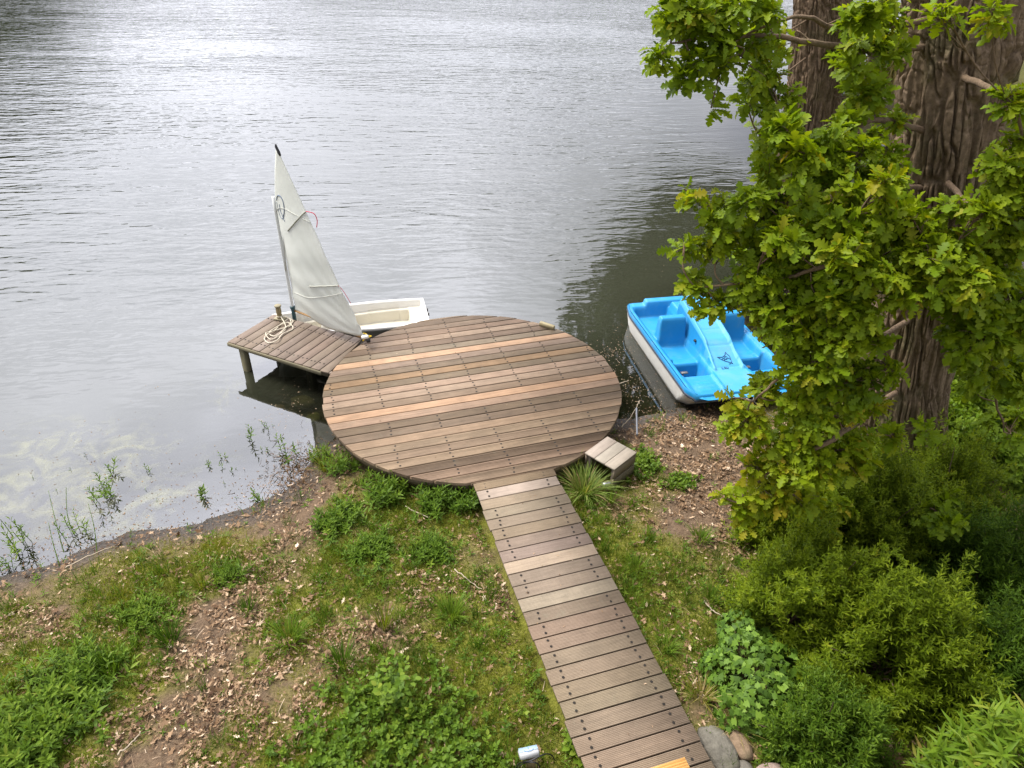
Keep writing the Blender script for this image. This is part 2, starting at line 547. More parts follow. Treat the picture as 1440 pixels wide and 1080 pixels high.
# ------------------------------------------------------------------ timber: round deck, boardwalk, jetty
DECK_Z = .47
M_deck = wood_mat('weathered_deck_board', 'X', .36, .65, ribs=15)
M_post = wood_mat('old_post', 'Z', .4, .5)
M_walk = wood_mat('grooved_board', 'X', .28, .4)
M_jet = wood_mat('jetty_board', 'Y', .28, .4, ribs=0)
M_screw = plain_mat('screw_head', (.010, .007, .005), .95, .0)
TAN = (0.203, 0.144, 0.093); GREY = (0.151, 0.109, 0.074); BROWN = (0.135, 0.094, 0.061); DARK = (0.113, 0.078, 0.050)
PINK = (0.230, 0.157, 0.103); ORANGE = (0.284, 0.182, 0.108); RUST = (0.167, 0.105, 0.057); PALE = (0.243, 0.191, 0.128)
YAW = R(17.88)
DC = np.array([-.5097, 7.7375]); DR = 1.939


def jit(c, a=.07):
    k = 1 + rng.uniform(-a, a)
    return tuple(v * k * (1 + rng.uniform(-.03, .03)) for v in c)


deck = empty('round_deck', (DC[0], DC[1], 0), YAW)
tag(deck, 'large round deck of weathered brown boards at the water edge', 'deck')
seq = [GREY, DARK, BROWN, BROWN, TAN, DARK, GREY, ORANGE, GREY, DARK, RUST, DARK, TAN, TAN, BROWN, ORANGE, PINK, DARK, BROWN, PINK, TAN, TAN, PINK, DARK, TAN, TAN, TAN]
mb = MB()
edges = [-2.009 + .15 * k for k in range(0, 28)]
bands = []
for k in range(27, 0, -1):
    y1, y0 = min(edges[k] if k < 28 else 9, DR - .001), max(edges[k - 1], -DR + .001)
    if y1 - y0 < .01: continue
    bands.append((y0 + .008, y1 - .008))
for i, (y0, y1) in enumerate(bands):
    tnt = jit(seq[min(i, len(seq) - 1)], .06)
    nA = 9
    ys = np.linspace(y0, y1, nA)
    dz = rng.uniform(-.0015, .0015); wob = rng.uniform(-.010, .010)
    xr = np.sqrt(np.maximum(DR ** 2 - ys ** 2, 0)) + wob; xl = -np.sqrt(np.maximum(DR ** 2 - ys ** 2, 0)) + wob
    if y0 < -1.86 + .01 and y1 < -1.8:           # last sliver stops at the boardwalk
        pass
    ring = [(x, y) for x, y in zip(xr, ys)] + [(x, y) for x, y in zip(xl[::-1], ys[::-1])]
    ring = np.array(ring); n = len(ring)
    cy = (y0 + y1) / 2
    ins = ring.copy(); ins[:, 1] = cy + (ring[:, 1] - cy) * (1 - .002 / max(y1 - y0, .02) * 2)
    V = np.concatenate([np.c_[ring, np.full(n, DECK_Z - .038)], np.c_[ring, np.full(n, DECK_Z - .003 + dz)], np.c_[ins, np.full(n, DECK_Z + dz)]])
    j = np.arange(n); j2 = (j + 1) % n
    # top split into strips so that long boards shade well
    topF = []
    for q in range(nA - 1):
        topF.append([2 * n + q, 2 * n + q + 1, 2 * n + n - 2 - q, 2 * n + n - 1 - q])
    mb.add(V, [np.stack([j, j2, n + j2, n + j], 1), np.stack([n + j, n + j2, 2 * n + j2, 2 * n + j], 1)] + topF, tnt)
def screws(mb, pts, z, r=.0135):
    a = np.arange(7) / 7 * 2 * pi
    for x, y in pts:
        V = np.r_[np.c_[x + r * np.cos(a), y + r * np.sin(a), np.full(7, z + .0015)], [[x, y, z + .0030]]]
        mb.add(V, np.array([[i, (i + 1) % 7, 7] for i in range(7)]), (.012, .009, .006))
NOSCREW = {7, 15, 16, 19}
pts = []
for i, (y0, y1) in enumerate(bands):
    if y1 - y0 < .1 or i in NOSCREW: continue
    for x in (-1.81, -1.21, -.605, 0.0, .605, 1.21, 1.81):
        if abs(x) > math.sqrt(max(DR ** 2 - max(y0 ** 2, y1 ** 2), 0)) - .04: continue
        for f in (.24, .76):
            pts.append((x + rng.uniform(-.012, .012), y0 + (y1 - y0) * f + rng.uniform(-.006, .006)))
screws(mb, pts, DECK_Z)
mb.build('deck_boards', M_deck, deck)

# curved fascia under the rim, joists and posts
mb = MB()
a = np.linspace(0, 2 * pi, 97)[:-1]; n = 96
for r0, r1, z0, z1 in ((DR - .075, DR - .045, DECK_Z - .15, DECK_Z - .034),):
    V = np.concatenate([np.c_[r * np.cos(a), r * np.sin(a), np.full(n, z)] for r, z in ((r1, z0), (r1, z1), (r0, z1), (r0, z0))])
    j = np.arange(n); j2 = (j + 1) % n
    mb.add(V, [np.stack([q * n + j, q * n + j2, ((q + 1) % 4) * n + j2, ((q + 1) % 4) * n + j], 1) for q in range(4)], (.15, .115, .075))
mb.build('fascia', M_deck, deck)
mb = MB()
for x in (-1.21, -.605, 0.0, .605, 1.21):
    hy = math.sqrt((DR - .08) ** 2 - x * x)
    mb.box((x, 0, DECK_Z - .098), (.06, 2 * hy, .125), tint=jit((.16, .12, .08)), bev=.004)
mb.build('joists', M_jet, deck)
for (x, y) in ((-1.21, -1.16), (0.0, -1.45), (1.3, -1.0), (-1.55, .55), (-.7, 1.35), (.7, 1.4), (1.5, .5)):
    mb = MB(); mb.box((x, y, -.12), (.1, .1, .74), tint=jit((.15, .12, .08)), bev=.008)
    mb.build('post', M_post, deck)
mb = MB(); ang = math.atan2(1.20, 1.48)
Mz = [[cos(ang - pi / 2), -sin(ang - pi / 2), 0], [sin(ang - pi / 2), cos(ang - pi / 2), 0], [0, 0, 1]]
mb.box((1.462, 1.205, DECK_Z + .033), (.25, .055, .06), Mz, (.24, .20, .115), .005)
mb.build('edge_block', M_walk, deck)

# boardwalk: real grooved boards
walk = empty('boardwalk', (DC[0], DC[1], 0), YAW)
tag(walk, 'straight boardwalk of grooved wooden planks leading to the round deck', 'boardwalk')
mb = MB(); sc = []
WX0, WX1 = -.496, .425
wt = {-1: TAN, 0: (.25, .205, .155), 1: PALE, 2: (.21, .165, .115), 3: (.22, .17, .12), 4: (.20, .15, .105), 5: (.19, .15, .115), 6: (.20, .155, .12), 7: (.30, .24, .165), 10: (.265, .215, .155), 8: (.2, .155, .12), 9: (.21, .165, .125)}
for k in range(-1, 27):
    y1 = -2.009 - .15 * k - .006; y0 = y1 - .138
    if k == -1:
        y1 = -2.009 + .15 - .004 - .025; y0 = -2.009 + .004
    tnt = jit(wt.get(k, (.180, .135, .092)), .06)
    ng = 11; ys = []; zs = []
    for g in range(ng):
        u0 = y0 + (y1 - y0) * g / ng; w = (y1 - y0) / ng
        ys += [u0 + w * .08, u0 + w * .22, u0 + w * .62, u0 + w * .78]; zs += [-.0045, 0, 0, -.0045]
    ys[0] = y0; ys[-1] = y1
    zs = np.array(zs) + DECK_Z + rng.uniform(-.002, .002)
    if k == -1: zs = zs + .003
    if k in (-1, 0): zs = np.maximum(zs, DECK_Z - .0012)
    n = len(ys); xa = WX0 + rng.uniform(-.008, .008); xb = WX1 + rng.uniform(-.008, .008)
    V = np.concatenate([np.c_[np.full(n, xa), ys, zs], np.c_[np.full(n, xb), ys, zs], [[xa, y0, DECK_Z - .03], [xa, y1, DECK_Z - .03], [xb, y0, DECK_Z - .03], [xb, y1, DECK_Z - .03]]])
    j = np.arange(n - 1)
    mb.add(V, [np.stack([j, n + j, n + j + 1, j + 1], 1), [2 * n, 2 * n + 2, n, 0], [2 * n + 1, n - 1, 2 * n - 1, 2 * n + 3], list(range(0, n)) + [2 * n + 1, 2 * n], list(range(2 * n - 1, n - 1, -1)) + [2 * n + 2, 2 * n + 3], [2 * n, 2 * n + 1, 2 * n + 3, 2 * n + 2]], tnt)
    if k not in (1, 7, 10):
        for x in (WX0 + .115, WX1 - .125):
            for f in (.26, .74):
                sc.append((x + rng.uniform(-.008, .008), y0 + (y1 - y0) * f + rng.uniform(-.006, .006)))
screws(mb, sc, DECK_Z + .002, .0125); mb.build('walk_boards', M_walk, walk)
for x in (WX0 + .11, WX1 - .12):
    mb = MB(); mb.box((x, -4.0, DECK_Z - .072), (.06, 4.1, .08), tint=(.12, .09, .06), bev=.004); mb.build('bearer', M_jet, walk)

# jetty
JA = np.array([-4.106, 8.743]); JB = np.array([-2.449, 7.950]); JW = .95
ju = (JB - JA) / np.linalg.norm(JB - JA); jang = math.atan2(ju[1], ju[0])
jet = empty('jetty', (JA[0], JA[1], 0), jang)
tag(jet, 'short side jetty of dark planks on posts standing in the water', 'jetty')
mb = MB(); sc = []
L = float(np.linalg.norm(JB - JA)); npl = 13
cw = L / 12.2
Mi = np.array([[cos(YAW), sin(YAW)], [-sin(YAW), cos(YAW)]])
def in_deck(x, y):
    p = JA + np.array([x * cos(jang) - y * sin(jang), x * sin(jang) + y * cos(jang)])
    return np.hypot(*(p - DC)) < DR + .012
for k in range(14):
    x0 = k * cw + .007; x1 = (k + 1) * cw - .007
    tnt = jit((.150, .115, .085) if k != 3 else (.18, .142, .106), .10)
    # trim the boards that meet the round deck
    ylo = 0.0; yhi = JW + rng.uniform(-.008, .008)
    ysn = np.linspace(0, JW, 39)
    cols = []
    for x in (x0, x1):
        ok = [y for y in ysn if not in_deck(x, y)]
        cols.append((min(ok), max(ok)) if ok else None)
    if cols[0] is None and cols[1] is None: continue
    if cols[0] is None: cols[0] = (cols[1][0], cols[1][0] + .005)
    if cols[1] is None: cols[1] = (cols[0][1] - .005, cols[0][1])
    (a0, a1), (b0, b1) = cols
    if a1 > JW - .03: a1 = yhi
    if b1 > JW - .03: b1 = yhi
    z1 = DECK_Z - .003 + rng.uniform(-.002, .002); z0 = z1 - .03
    e = .003
    V = [[x0, a0, z0], [x1, b0, z0], [x1, b1, z0], [x0, a1, z0], [x0, a0, z1 - e], [x1, b0, z1 - e], [x1, b1, z1 - e], [x0, a1, z1 - e],
         [x0 + e, a0 + e, z1], [x1 - e, b0 + e, z1], [x1 - e, b1 - e, z1], [x0 + e, a1 - e, z1]]
    F = [[3, 2, 1, 0], [8, 9, 10, 11]] + [[r * 4 + i, r * 4 + (i + 1) % 4, r * 4 + 4 + (i + 1) % 4, r * 4 + 4 + i] for r in range(2) for i in range(4)]
    mb.add(V, F, tnt)
    for y in (.15, JW - .15):
        for f in (.27, .73):
            xx = x0 + (x1 - x0) * f
            if a0 + .03 < y < a1 - .03 and b0 + .03 < y < b1 - .03:
                sc.append((xx + rng.uniform(-.006, .006), y + rng.uniform(-.012, .012)))
screws(mb, sc, DECK_Z - .002); mb.build('jetty_boards', M_jet, jet)
for y in (.14, JW - .14):
    mb = MB(); mb.box((L * .47, y, DECK_Z - .105), (L * .9, .06, .14), tint=jit((.13, .11, .075)), bev=.005); mb.build('bearer', M_deck, jet)
mb = MB(); mb.box((L * .46, -.012, DECK_Z - .045), (L * .92, .022, .055), tint=(.15, .13, .08), bev=.004); mb.build('fascia', M_deck, jet)
for x, y, w in ((.20, .07, .10), (.20, JW - .12, .10), (.95, .55, .11), (1.02, .85, .1)):
    mb = MB(); mb.box((x, y, -.14), (w, w, 1.13), tint=jit((.155, .135, .075)), bev=.012); mb.build('post', M_post, jet)

# mooring bollard and rope on the jetty
bp = at(394, 449, DECK_Z)
bol = empty('mooring_bollard', bp)
tag(bol, 'short wooden mooring post with a cap on the end of the jetty', 'bollard')
mb = MB(); mb.box((0, 0, .013), (.17, .10, .026), [[cos(-.2), -sin(-.2), 0], [sin(-.2), cos(-.2), 0], [0, 0, 1]], (.26, .23, .15), .004); mb.build('base_board', M_jet, bol)
mb = MB(); th = np.linspace(0, 1, 7)
mb.tube(np.c_[th * 0, th * 0, .026 + th * .19], [.042, .040, .039, .040, .040, .039, .040], 12, (.21, .17, .09)); mb.build('post', M_post, bol, True)
mb = MB(); mb.tube(np.array([[0, 0, .217], [0, 0, .222], [0, 0, .236], [0, 0, .241]]), [.046, .052, .052, .045], 12, (.24, .21, .13)); mb.build('cap', M_post, bol, False)
mb = MB(); mb.tube(np.array([[0, 0, .05], [0, 0, .052], [0, 0, .066], [0, 0, .068]]), [.04, .046, .046, .04], 12, (.5, .46, .36)); mb.build('rope_turn', plain_mat('rope_turn', (.5, .45, .35), .9, .1), bol, True)

m, nt, out = mat_new('rope_fibre')
oc = coord(nt)
wv = N(nt, 'ShaderNodeTexWave', wave_type='BANDS', bands_direction='DIAGONAL', Scale=60.0); nt.links.new(oc, wv.inputs['Vector'])
cc = mixc(nt, noise(nt, oc, 25, 4), (.42, .37, .28), (.66, .60, .48))
principled(nt, out, cc, .9, .15, bump(nt, wv.outputs['Fac'], .6, .004)); M_rope = m
rp = []
base = [(394, 452), (402, 462), (388, 474), (378, 468), (390, 460), (405, 455), (412, 462), (398, 470), (390, 480), (378, 482), (372, 476), (382, 468), (396, 462), (409, 458), (407, 450), (396, 455), (385, 466), (374, 470), (380, 477), (390, 474), (400, 464), (412, 452), (404, 447), (397, 449)]
for i, p in enumerate(base):
    q = at(p[0], p[1], DECK_Z + .012)
    rp.append((q[0], q[1], DECK_Z + .008 + .011 * ((i * 7) % 3)))
rp[0] = (bp[0] + .03, bp[1] - .03, DECK_Z + .06); rp[-1] = (bp[0] + .05, bp[1] + .02, DECK_Z + .035)
V, Fc = tube(spline(rp, 260), .0085, 7)
rope = build('mooring_rope', V - np.array(rp[0]), Fc, M_rope, loc=tuple(rp[0]), smooth_shade=True)
tag(rope, 'pale loose coil of rope lying on the jetty planks', 'rope')

# ------------------------------------------------------------------ small timber things
M_box = wood_mat('grey_box_board', 'X', .3, .5)
boxr = empty('wooden_box', (1.155, 6.335, 0), YAW + R(29))
tag(boxr, 'square weathered grey wooden box standing beside the round deck', 'box')
S = .43
gz = H1(1.155, 6.335)
mb = MB()
for i in range(3):
    mb.box((0, -S / 2 + (i + .5) * S / 3, .497), (S, S / 3 - .004, .022), tint=jit((.215, .18, .14), .1), bev=.003)
lid = mb.build('lid', M_box, boxr)
for sgn, nm in ((1, 'side_boards'), (-1, 'side_boards')):
    mb = MB()
    for z in ((.415, .13), (.265, .13)):
        mb.box((0, sgn * (S / 2 - .016), z[0] + .002), (S - .02, .022, z[1]), tint=jit((.18, .145, .10), .1), bev=.003)
    mb.build(nm, M_box, boxr)
mb = MB()
for z in ((.415, .13), (.265, .13)):
    mb.box((S / 2 - .016, 0, z[0]), (.022, S - .06, z[1]), tint=jit((.2, .17, .13), .1), bev=.003)
mb.build('back_boards', M_jet, boxr)
for x, y in ((-S / 2 + .05, -S / 2 + .04), (S / 2 - .05, -S / 2 + .04), (-S / 2 + .05, S / 2 - .05), (S / 2 - .05, S / 2 - .05)):
    mb = MB(); mb.box((x, y, .285), (.04, .04, .40), tint=(.15, .12, .09), bev=.003); mb.build('post', M_post, boxr)

M_steel = plain_mat('brushed_steel', (.55, .56, .58), .35, .5, .1, .85)
M_black = plain_mat('black_rubber', (.012, .012, .013), .45, .4)
lp = at(853, 681, .30)
lamp = empty('spotlight', lp); tag(lamp, 'small metal spotlight tucked under the grey wooden box', 'spotlight')
mb = MB(); d = nrm(np.array([-.8, -.45, .1])); q = np.array([0., 0, 0])
mb.tube(np.array([q - d * .05, q - d * .04, q + d * .045, q + d * .055]), [.022, .033, .036, .030], 14); mb.build('lamp_head', M_steel, lamp, True)
mb = MB(); mb.tube(np.array([q, q + [0.01, .01, -.10], q + [.012, .012, -.2]]), .008, 8); mb.build('stake', M_black, lamp, True)

M_new = wood_mat('new_larch_board', 'X', .15, .3)
stp = at(962.5, 1064, .62)
step = empty('wooden_step', stp, YAW); tag(step, 'new orange yellow grooved wooden step at the near end of the boardwalk', 'step')
mb = MB()
for k in range(3):
    y1 = -.146 * k; y0 = y1 - .142; ng = 7; ys = []; zs = []
    for g in range(ng):
        u0 = y0 + (y1 - y0) * g / ng; w = (y1 - y0) / ng
        ys += [u0 + w * .05, u0 + w * .25, u0 + w * .62, u0 + w * .82]; zs += [-.006, 0, 0, -.006]
    ys[0] = y0; ys[-1] = y1; n = len(ys); zs = np.array(zs)
    V = np.concatenate([np.c_[np.full(n, -.95), ys, zs], np.c_[np.full(n, 0), ys, zs], [[-.95, y0, -.03], [-.95, y1, -.03], [0, y0, -.03], [0, y1, -.03]]]); j = np.arange(n - 1)
    mb.add(V, [np.stack([j, n + j, n + j + 1, j + 1], 1), [2 * n, 2 * n + 2, n, 0], [2 * n + 1, n - 1, 2 * n - 1, 2 * n + 3], list(range(0, n)) + [2 * n + 1, 2 * n], list(range(2 * n - 1, n - 1, -1)) + [2 * n + 2, 2 * n + 3], [2 * n, 2 * n + 1, 2 * n + 3, 2 * n + 2]], jit((.56, .30, .085), .05))
mb.build('step_boards', M_new, step)
for x in (-.85, -.1):
    mb = MB(); mb.box((x, -.22, -.105), (.07, .42, .145), tint=(.3, .18, .07), bev=.004); mb.build('bearer', M_new, step)

# garden spotlight on its wooden stake with cable
gp = at(744, 1070, .36); gp[2] = H1(gp[0], gp[1])
gsp = empty('garden_spotlight', gp); tag(gsp, 'grey box spotlight on a wooden stake with a looped black cable in the grass', 'spotlight')
M_grey = plain_mat('light_grey_plastic', (.33, .335, .33), .4, .4, .06)
M_blue = plain_mat('lens_glass', (.24, .33, .42), .15, .6, .05)
mb = MB(); mb.box((.02, -.01, .05), (.085, .05, .16), tint=(.17, .13, .06), bev=.004); mb.build('stake', M_post, gsp)
th = R(14); Mh = np.array([[cos(th), -sin(th), 0], [sin(th), cos(th), 0], [0, 0, 1]])
tl = R(-28); Mt = np.array([[1, 0, 0], [0, cos(tl), -sin(tl)], [0, sin(tl), cos(tl)]])
MM = Mh @ Mt
hc = np.array([-.005, .01, .165])
mb = MB(); mb.box(hc, (.15, .085, .05), MM, (1, 1, 1), .01); hd = mb.build('lamp_head', M_grey, gsp)
mb = MB(); mb.box(hc + MM @ np.array([0, .008, .027]), (.142, .05, .006), MM, (1, 1, 1), .002); mb.build('lens', M_blue, hd)
# curved mark on the lid, as on the photo
q = [hc + MM @ np.array([.035 * cos(t), -.004 + .026 * sin(t), .0315]) for t in np.linspace(pi * 1.02, pi * 1.98, 12)]
mb = MB(); mb.tube(np.array(q), .0022, 5); mb.tube(np.array([hc + MM @ np.array([.0, .0, .0315]), hc + MM @ np.array([.0, .02, .0315])]), .002, 5)
mb.build('curved_mark', plain_mat('mark_blue', (.10, .2, .33), .4), hd)
mb = MB(); cb = spline([(-.115, -.06, .04), (-.07, -.04, .115), (.0, -.065, .19), (.07, -.04, .21), (.13, .0, .175), (.18, .02, .10), (.19, .02, .02)], 50)
mb.tube(cb, .0052, 7)
cb = spline([(-.10, -.06, .06), (-.04, -.05, .13), (.03, -.06, .165), (.07, -.06, .13), (.075, -.06, .06), (.05, -.06, .0)], 40); mb.tube(cb, .0052, 7)
mb.build('cable', M_black, gsp, True)
mb = MB(); mb.tube(np.array([[-.14, -.07, .0], [-.125, -.065, .03], [-.105, -.055, .055]]), [.017, .019, .012], 10); mb.build('plug', M_black, gsp, True)

# grey pipe, twigs, stones
p0 = at(896, 612, .18); p1 = at(899, 590, .22); p2 = at(895, 574, .30)
M_pipe = plain_mat('grey_pvc', (.10, .105, .12), .35, .5, .1)
p1 = (p0 + p2) / 2
V, Fc = tube(spline([p0, p1, p2], 12), .013, 12)
tag(build('drain_pipe', V - p0, Fc, M_pipe, loc=tuple(p0), smooth_shade=True), 'short grey plastic pipe sticking up on the bank right of the deck', 'pipe')
M_twig = wood_mat('dead_twig', 'X', .3, .4)
def stick(pts, r, lab, z=.05):
    P = []
    for px, py in pts:
        q = at(px, py, .1); q = at(px, py, max(H1(q[0], q[1]), .0) + z); P.append(q)
    P = spline(P, 14) + rng.normal(0, .004, (14, 3))
    V, Fc = tube(P, np.linspace(r, r * .5, 14), 6)
    o = build('dead_twig', V - P[0], Fc, M_twig, tint=np.tile([[.33, .27, .19]], (len(V), 1)), loc=tuple(P[0]), smooth_shade=True)
    return tag(o, lab, 'twig')
stick([(875, 600), (887, 586), (900, 563)], .008, 'bare pale twig leaning beside the grey pipe', .10)
stick([(866, 541), (876, 538), (884, 535)], .010, 'pale broken branch poking out from under the deck rim', .25)
stick([(990, 845), (1004, 860), (1018, 868)], .008, 'fallen twig on the mossy grass right of the boardwalk')
stick([(640, 800), (662, 818), (676, 828)], .007, 'straw coloured stick lying left of the boardwalk')
stick([(165, 1062), (185, 1045), (198, 1030)], .008, 'pale stick lying among dead leaves at the bottom left')
stick([(570, 712), (590, 722), (604, 728)], .007, 'bent dry stalk lying in the herbs before the round deck')
stick([(92, 798), (125, 782), (155, 770)], .009, 'thin washed up stick at the muddy waterline')

m, nt, out = mat_new('field_stone')
oc = coord(nt); tn = attr(nt, 'tint', 'Color')
sn = noise(nt, oc, 9, 6, .65)
cc = mixc(nt, 1.0, tn, ramp(nt, sn, [(.3, .55), (.55, 1.0), (.75, 1.35)]), 'MULTIPLY')
cc = mixc(nt, ramp(nt, noise(nt, oc, 5, 5), [(.55, 0.0), (.7, .6)]), cc, (.06, .065, .03))
principled(nt, out, cc, .85, .2, bump(nt, noise(nt, oc, 26, 7, .7), .9, .02)); M_stone = m
ico = None
def stone(px, py, r, sq, col, lab, seed, rz=0.0):
    q = at(px, py, .40); gz = H1(q[0], q[1]); nu, nv = 28, 18
    u = np.linspace(0, 2 * pi, nu, endpoint=False); v = np.linspace(0, pi, nv)
    U, Vv = np.meshgrid(u, v)
    D = np.stack([np.cos(U) * np.sin(Vv), np.sin(U) * np.sin(Vv), np.cos(Vv)], -1)
    rr = 1 + .35 * (fbm(D[..., 0] * 1.4 + seed * 3, D[..., 1] * 1.4 + D[..., 2] * 1.7 + 9, seed, 3) - .5) + .1 * (fbm(D[..., 0] * 5 + 3, D[..., 1] * 5 + D[..., 2] * 4, seed + 5, 3) - .5)
    P = D * rr[..., None] * np.array([sq[0], sq[1], sq[2]]) * r
    c, s_ = cos(rz), sin(rz); P = np.stack([P[..., 0] * c - P[..., 1] * s_, P[..., 0] * s_ + P[..., 1] * c, P[..., 2]], -1)
    i = np.arange(nv - 1)[:, None]; j = np.arange(nu)[None]; k = (j + 1) % nu
    Fc = np.stack([i * nu + j, (i + 1) * nu + j, (i + 1) * nu + k, i * nu + k], -1).reshape(-1, 4)
    o = build('stone', P.reshape(-1, 3), Fc, M_stone, tint=np.tile([col], (nu * nv, 1)), loc=(q[0], q[1], gz + r * sq[2] * .45), smooth_shade=True)
    tag(o, lab, 'stone')
stone(1012, 1050, .17, (.72, 1.25, .55), (.135, .122, .095), 'largest grey stone touching the near end of the boardwalk', 3, .35)
stone(1040, 1043, .115, (.75, 1.15, .6), (.21, .145, .09), 'angular tan stone just behind the largest grey stone', 5, .3)
stone(1049, 1077, .08, (.8, 1.0, .7), (.14, .125, .1), 'small grey stone low between the tan stone and the pinkish one', 8, .1)
stone(1086, 1084, .12, (1.1, .7, .6), (.30, .22, .18), 'smooth pinkish stone at the bottom edge under the ivy', 11, 0)
# ------------------------------------------------------------------ boats
def heightfield(xs, ys, fz, inside, blur=1):
    Xh, Yh = np.meshgrid(xs, ys); Zh = fz(Xh, Yh)
    for _ in range(blur):
        P = np.pad(Zh, 1, mode='edge')
        Zh = (P[1:-1, 1:-1] * 4 + P[:-2, 1:-1] + P[2:, 1:-1] + P[1:-1, :-2] + P[1:-1, 2:]) / 8
    return Xh, Yh, Zh


def sub_faces(nx, ny, keep):
    F = grid_faces(nx, ny)
    return F[keep.ravel()]


def compact(V, F):
    u, inv = np.unique(F.ravel(), return_inverse=True)
    return V[u], inv.reshape(F.shape)


M_blue_gel = plain_mat('blue_gelcoat', (.018, .225, .47), .42, .35, .18, scale=3.0, dirt=(.34, (.16, .30, .40)))
M_slide_gel = plain_mat('pale_blue_gelcoat', (.055, .285, .50), .5, .3, .14, scale=3.0, dirt=(.35, (.22, .32, .40)))
M_hull_white = plain_mat('white_gelcoat_dirty', (.68, .66, .60), .4, .4, .08, dirt=(.35, (.36, .32, .24)))
M_strip = plain_mat('dark_rub_strip', (.03, .04, .06), .5, .3)
M_navy = plain_mat('navy_print', (.02, .06, .17), .5, .3)
M_metal = plain_mat('dull_metal', (.16, .15, .14), .45, .5, .2, .6)

PW, PL = .80, 2.78
bow = at(976, 562, .42)
pang = math.atan2(10.283 - 7.565, 1.825 - 2.369) - pi / 2
ped = empty('pedal_boat', (0, 0, 0), pang)
pr = np.array([cos(pang), sin(pang)]); pf = np.array([-sin(pang), cos(pang)])
o2 = bow[:2] + pr * PW + pf * .02
ped.location = (o2[0], o2[1], .02)
ped.rotation_euler = (R(-1.2), 0, pang)
tag(ped, 'blue and white pedal boat with centre slide, drawn up on the bank', 'pedal boat')


def p_half(y):      # half width along the boat
    w = PW * np.ones_like(y)
    w = w - .10 * (1 - smooth(0, .22, y)) - .05 * smooth(2.5, 2.78, y)
    return w


def slide_w(y):
    return .215 + .03 * smooth(1.2, .4, y)


def slide_z(y):
    return np.interp(y, [0, .1, .58, .66, .92, 1.02, 1.12, 1.22, 1.5, 1.9, 1.97, 2.06, 2.10, 2.2, 2.8],
                     [.335, .36, .395, .41, .51, .56, .61, .63, .69, .785, .80, .79, .50, .45, .42])


def ped_z(x, y):
    ax = np.abs(x); hw = p_half(y)
    z = np.full(x.shape, .395)
    z = z - .05 * smooth(.25, .0, y)                                     # bow dips
    side = (ax > slide_w(y) + .06) & (ax < hw - .105)
    fore = (y < .56)
    z = np.where(side & fore, .372 - .03 * smooth(.25, 0, y) + .006 * (np.sin(y * 2 * pi / .085) > .3) * (y > .14) * (y < .44) * (ax > .36) * (ax < .60), z)
    z = np.where(side & (y > .57) & (y < .98), .06, z)                    # pedal wells
    seatw = (ax > slide_w(y) + .05) & (ax < hw - .13)
    sz = .305 - .035 * smooth(1.05, 1.3, y) + .02 * smooth(1.35, 1.6, y)
    z = np.where(seatw & (y >= .98) & (y < 1.58), sz, z)
    z = np.where((y >= 1.04) & (y < 1.58) & (ax >= hw - .13) & (ax < hw - .105), .36, z)
    bk = (y >= 1.56) & (y < 1.76) & (ax > slide_w(y) + .04) & (ax < hw - .12 - .18 * (y - 1.56) / .2 * 0)
    z = np.where(bk, .33 + (np.clip((y - 1.56) / .06, 0, 1)) * .40, z)
    z = np.where((y >= 1.76) & (y < 2.62) & (ax > slide_w(y) + .02) & (ax < hw - .10), .25, z)     # rear trays
    z = np.where((y > 2.16) & (y < 2.62) & (ax < .10), .50, z)
    z = np.where((y > 2.16) & (y < 2.62) & (ax >= .14) & (ax <= slide_w(y) + .02), .25, z)
    z = np.where((y >= 2.64), .43 + .07 * (ax < .5), z)
    z = np.where(((ax > hw - .06)), np.where(y > .06, .425 - .05 * smooth(.25, 0, y), z), z)
    z = np.where((ax < slide_w(y)) & (y < 2.14), slide_z(y), z)
    z = np.where((ax >= slide_w(y) - .045) & (ax < slide_w(y)) & (y > .62) & (y < 2.06), slide_z(y) + .035, z)
    for yy in (.66, 1.02, 1.34, 1.62, 1.90):                              # cross grooves in the slide
        z = np.where((ax < slide_w(y) - .05) & (np.abs(y - yy) < .010), slide_z(y) - .012, z)
    return z


xs = np.linspace(-PW, PW, 121); ys = np.linspace(0, PL, 211)
u = np.linspace(-1, 1, 121)
Xh = u[None] * p_half(ys)[:, None]; Yh = np.repeat(ys[:, None], 121, 1)
Zh = ped_z(Xh, Yh)
for _ in range(2):
    P = np.pad(Zh, 1, mode='edge'); Zh = (P[1:-1, 1:-1] * 4 + P[:-2, 1:-1] + P[2:, 1:-1] + P[1:-1, :-2] + P[1:-1, 2:]) / 8
# bow rounded in plan
Yh = Yh + .096 * (np.clip(np.abs(u[None]) - .80, 0, 1) * 5) ** 2 * np.clip(1 - Yh / .5, 0, 1) ** 2
PV = np.stack([Xh, Yh, Zh], -1).reshape(-1, 3)
fy = (ys[:-1] + ys[1:]) / 2; fu = (u[:-1] + u[1:]) / 2
FX = fu[None] * p_half(fy)[:, None]; FY = np.repeat(fy[:, None], 120, 1)
is_slide = (np.abs(FX) < slide_w(FY)) & (FY < 2.14)
is_seat = (np.abs(FX) > slide_w(FY) + .03) & (np.abs(FX) < p_half(FY) - .11) & (FY > .96) & (FY < 1.79)
for nm, keep, mt in (('slide', is_slide, M_slide_gel), ('seat', is_seat & (FX < 0), M_blue_gel), ('seat', is_seat & (FX > 0), M_blue_gel), ('deck_moulding', ~(is_slide | is_seat), M_blue_gel)):
    v, f = compact(PV, sub_faces(121, 211, keep)); build(nm, v, f, mt, ped, smooth_shade=True)
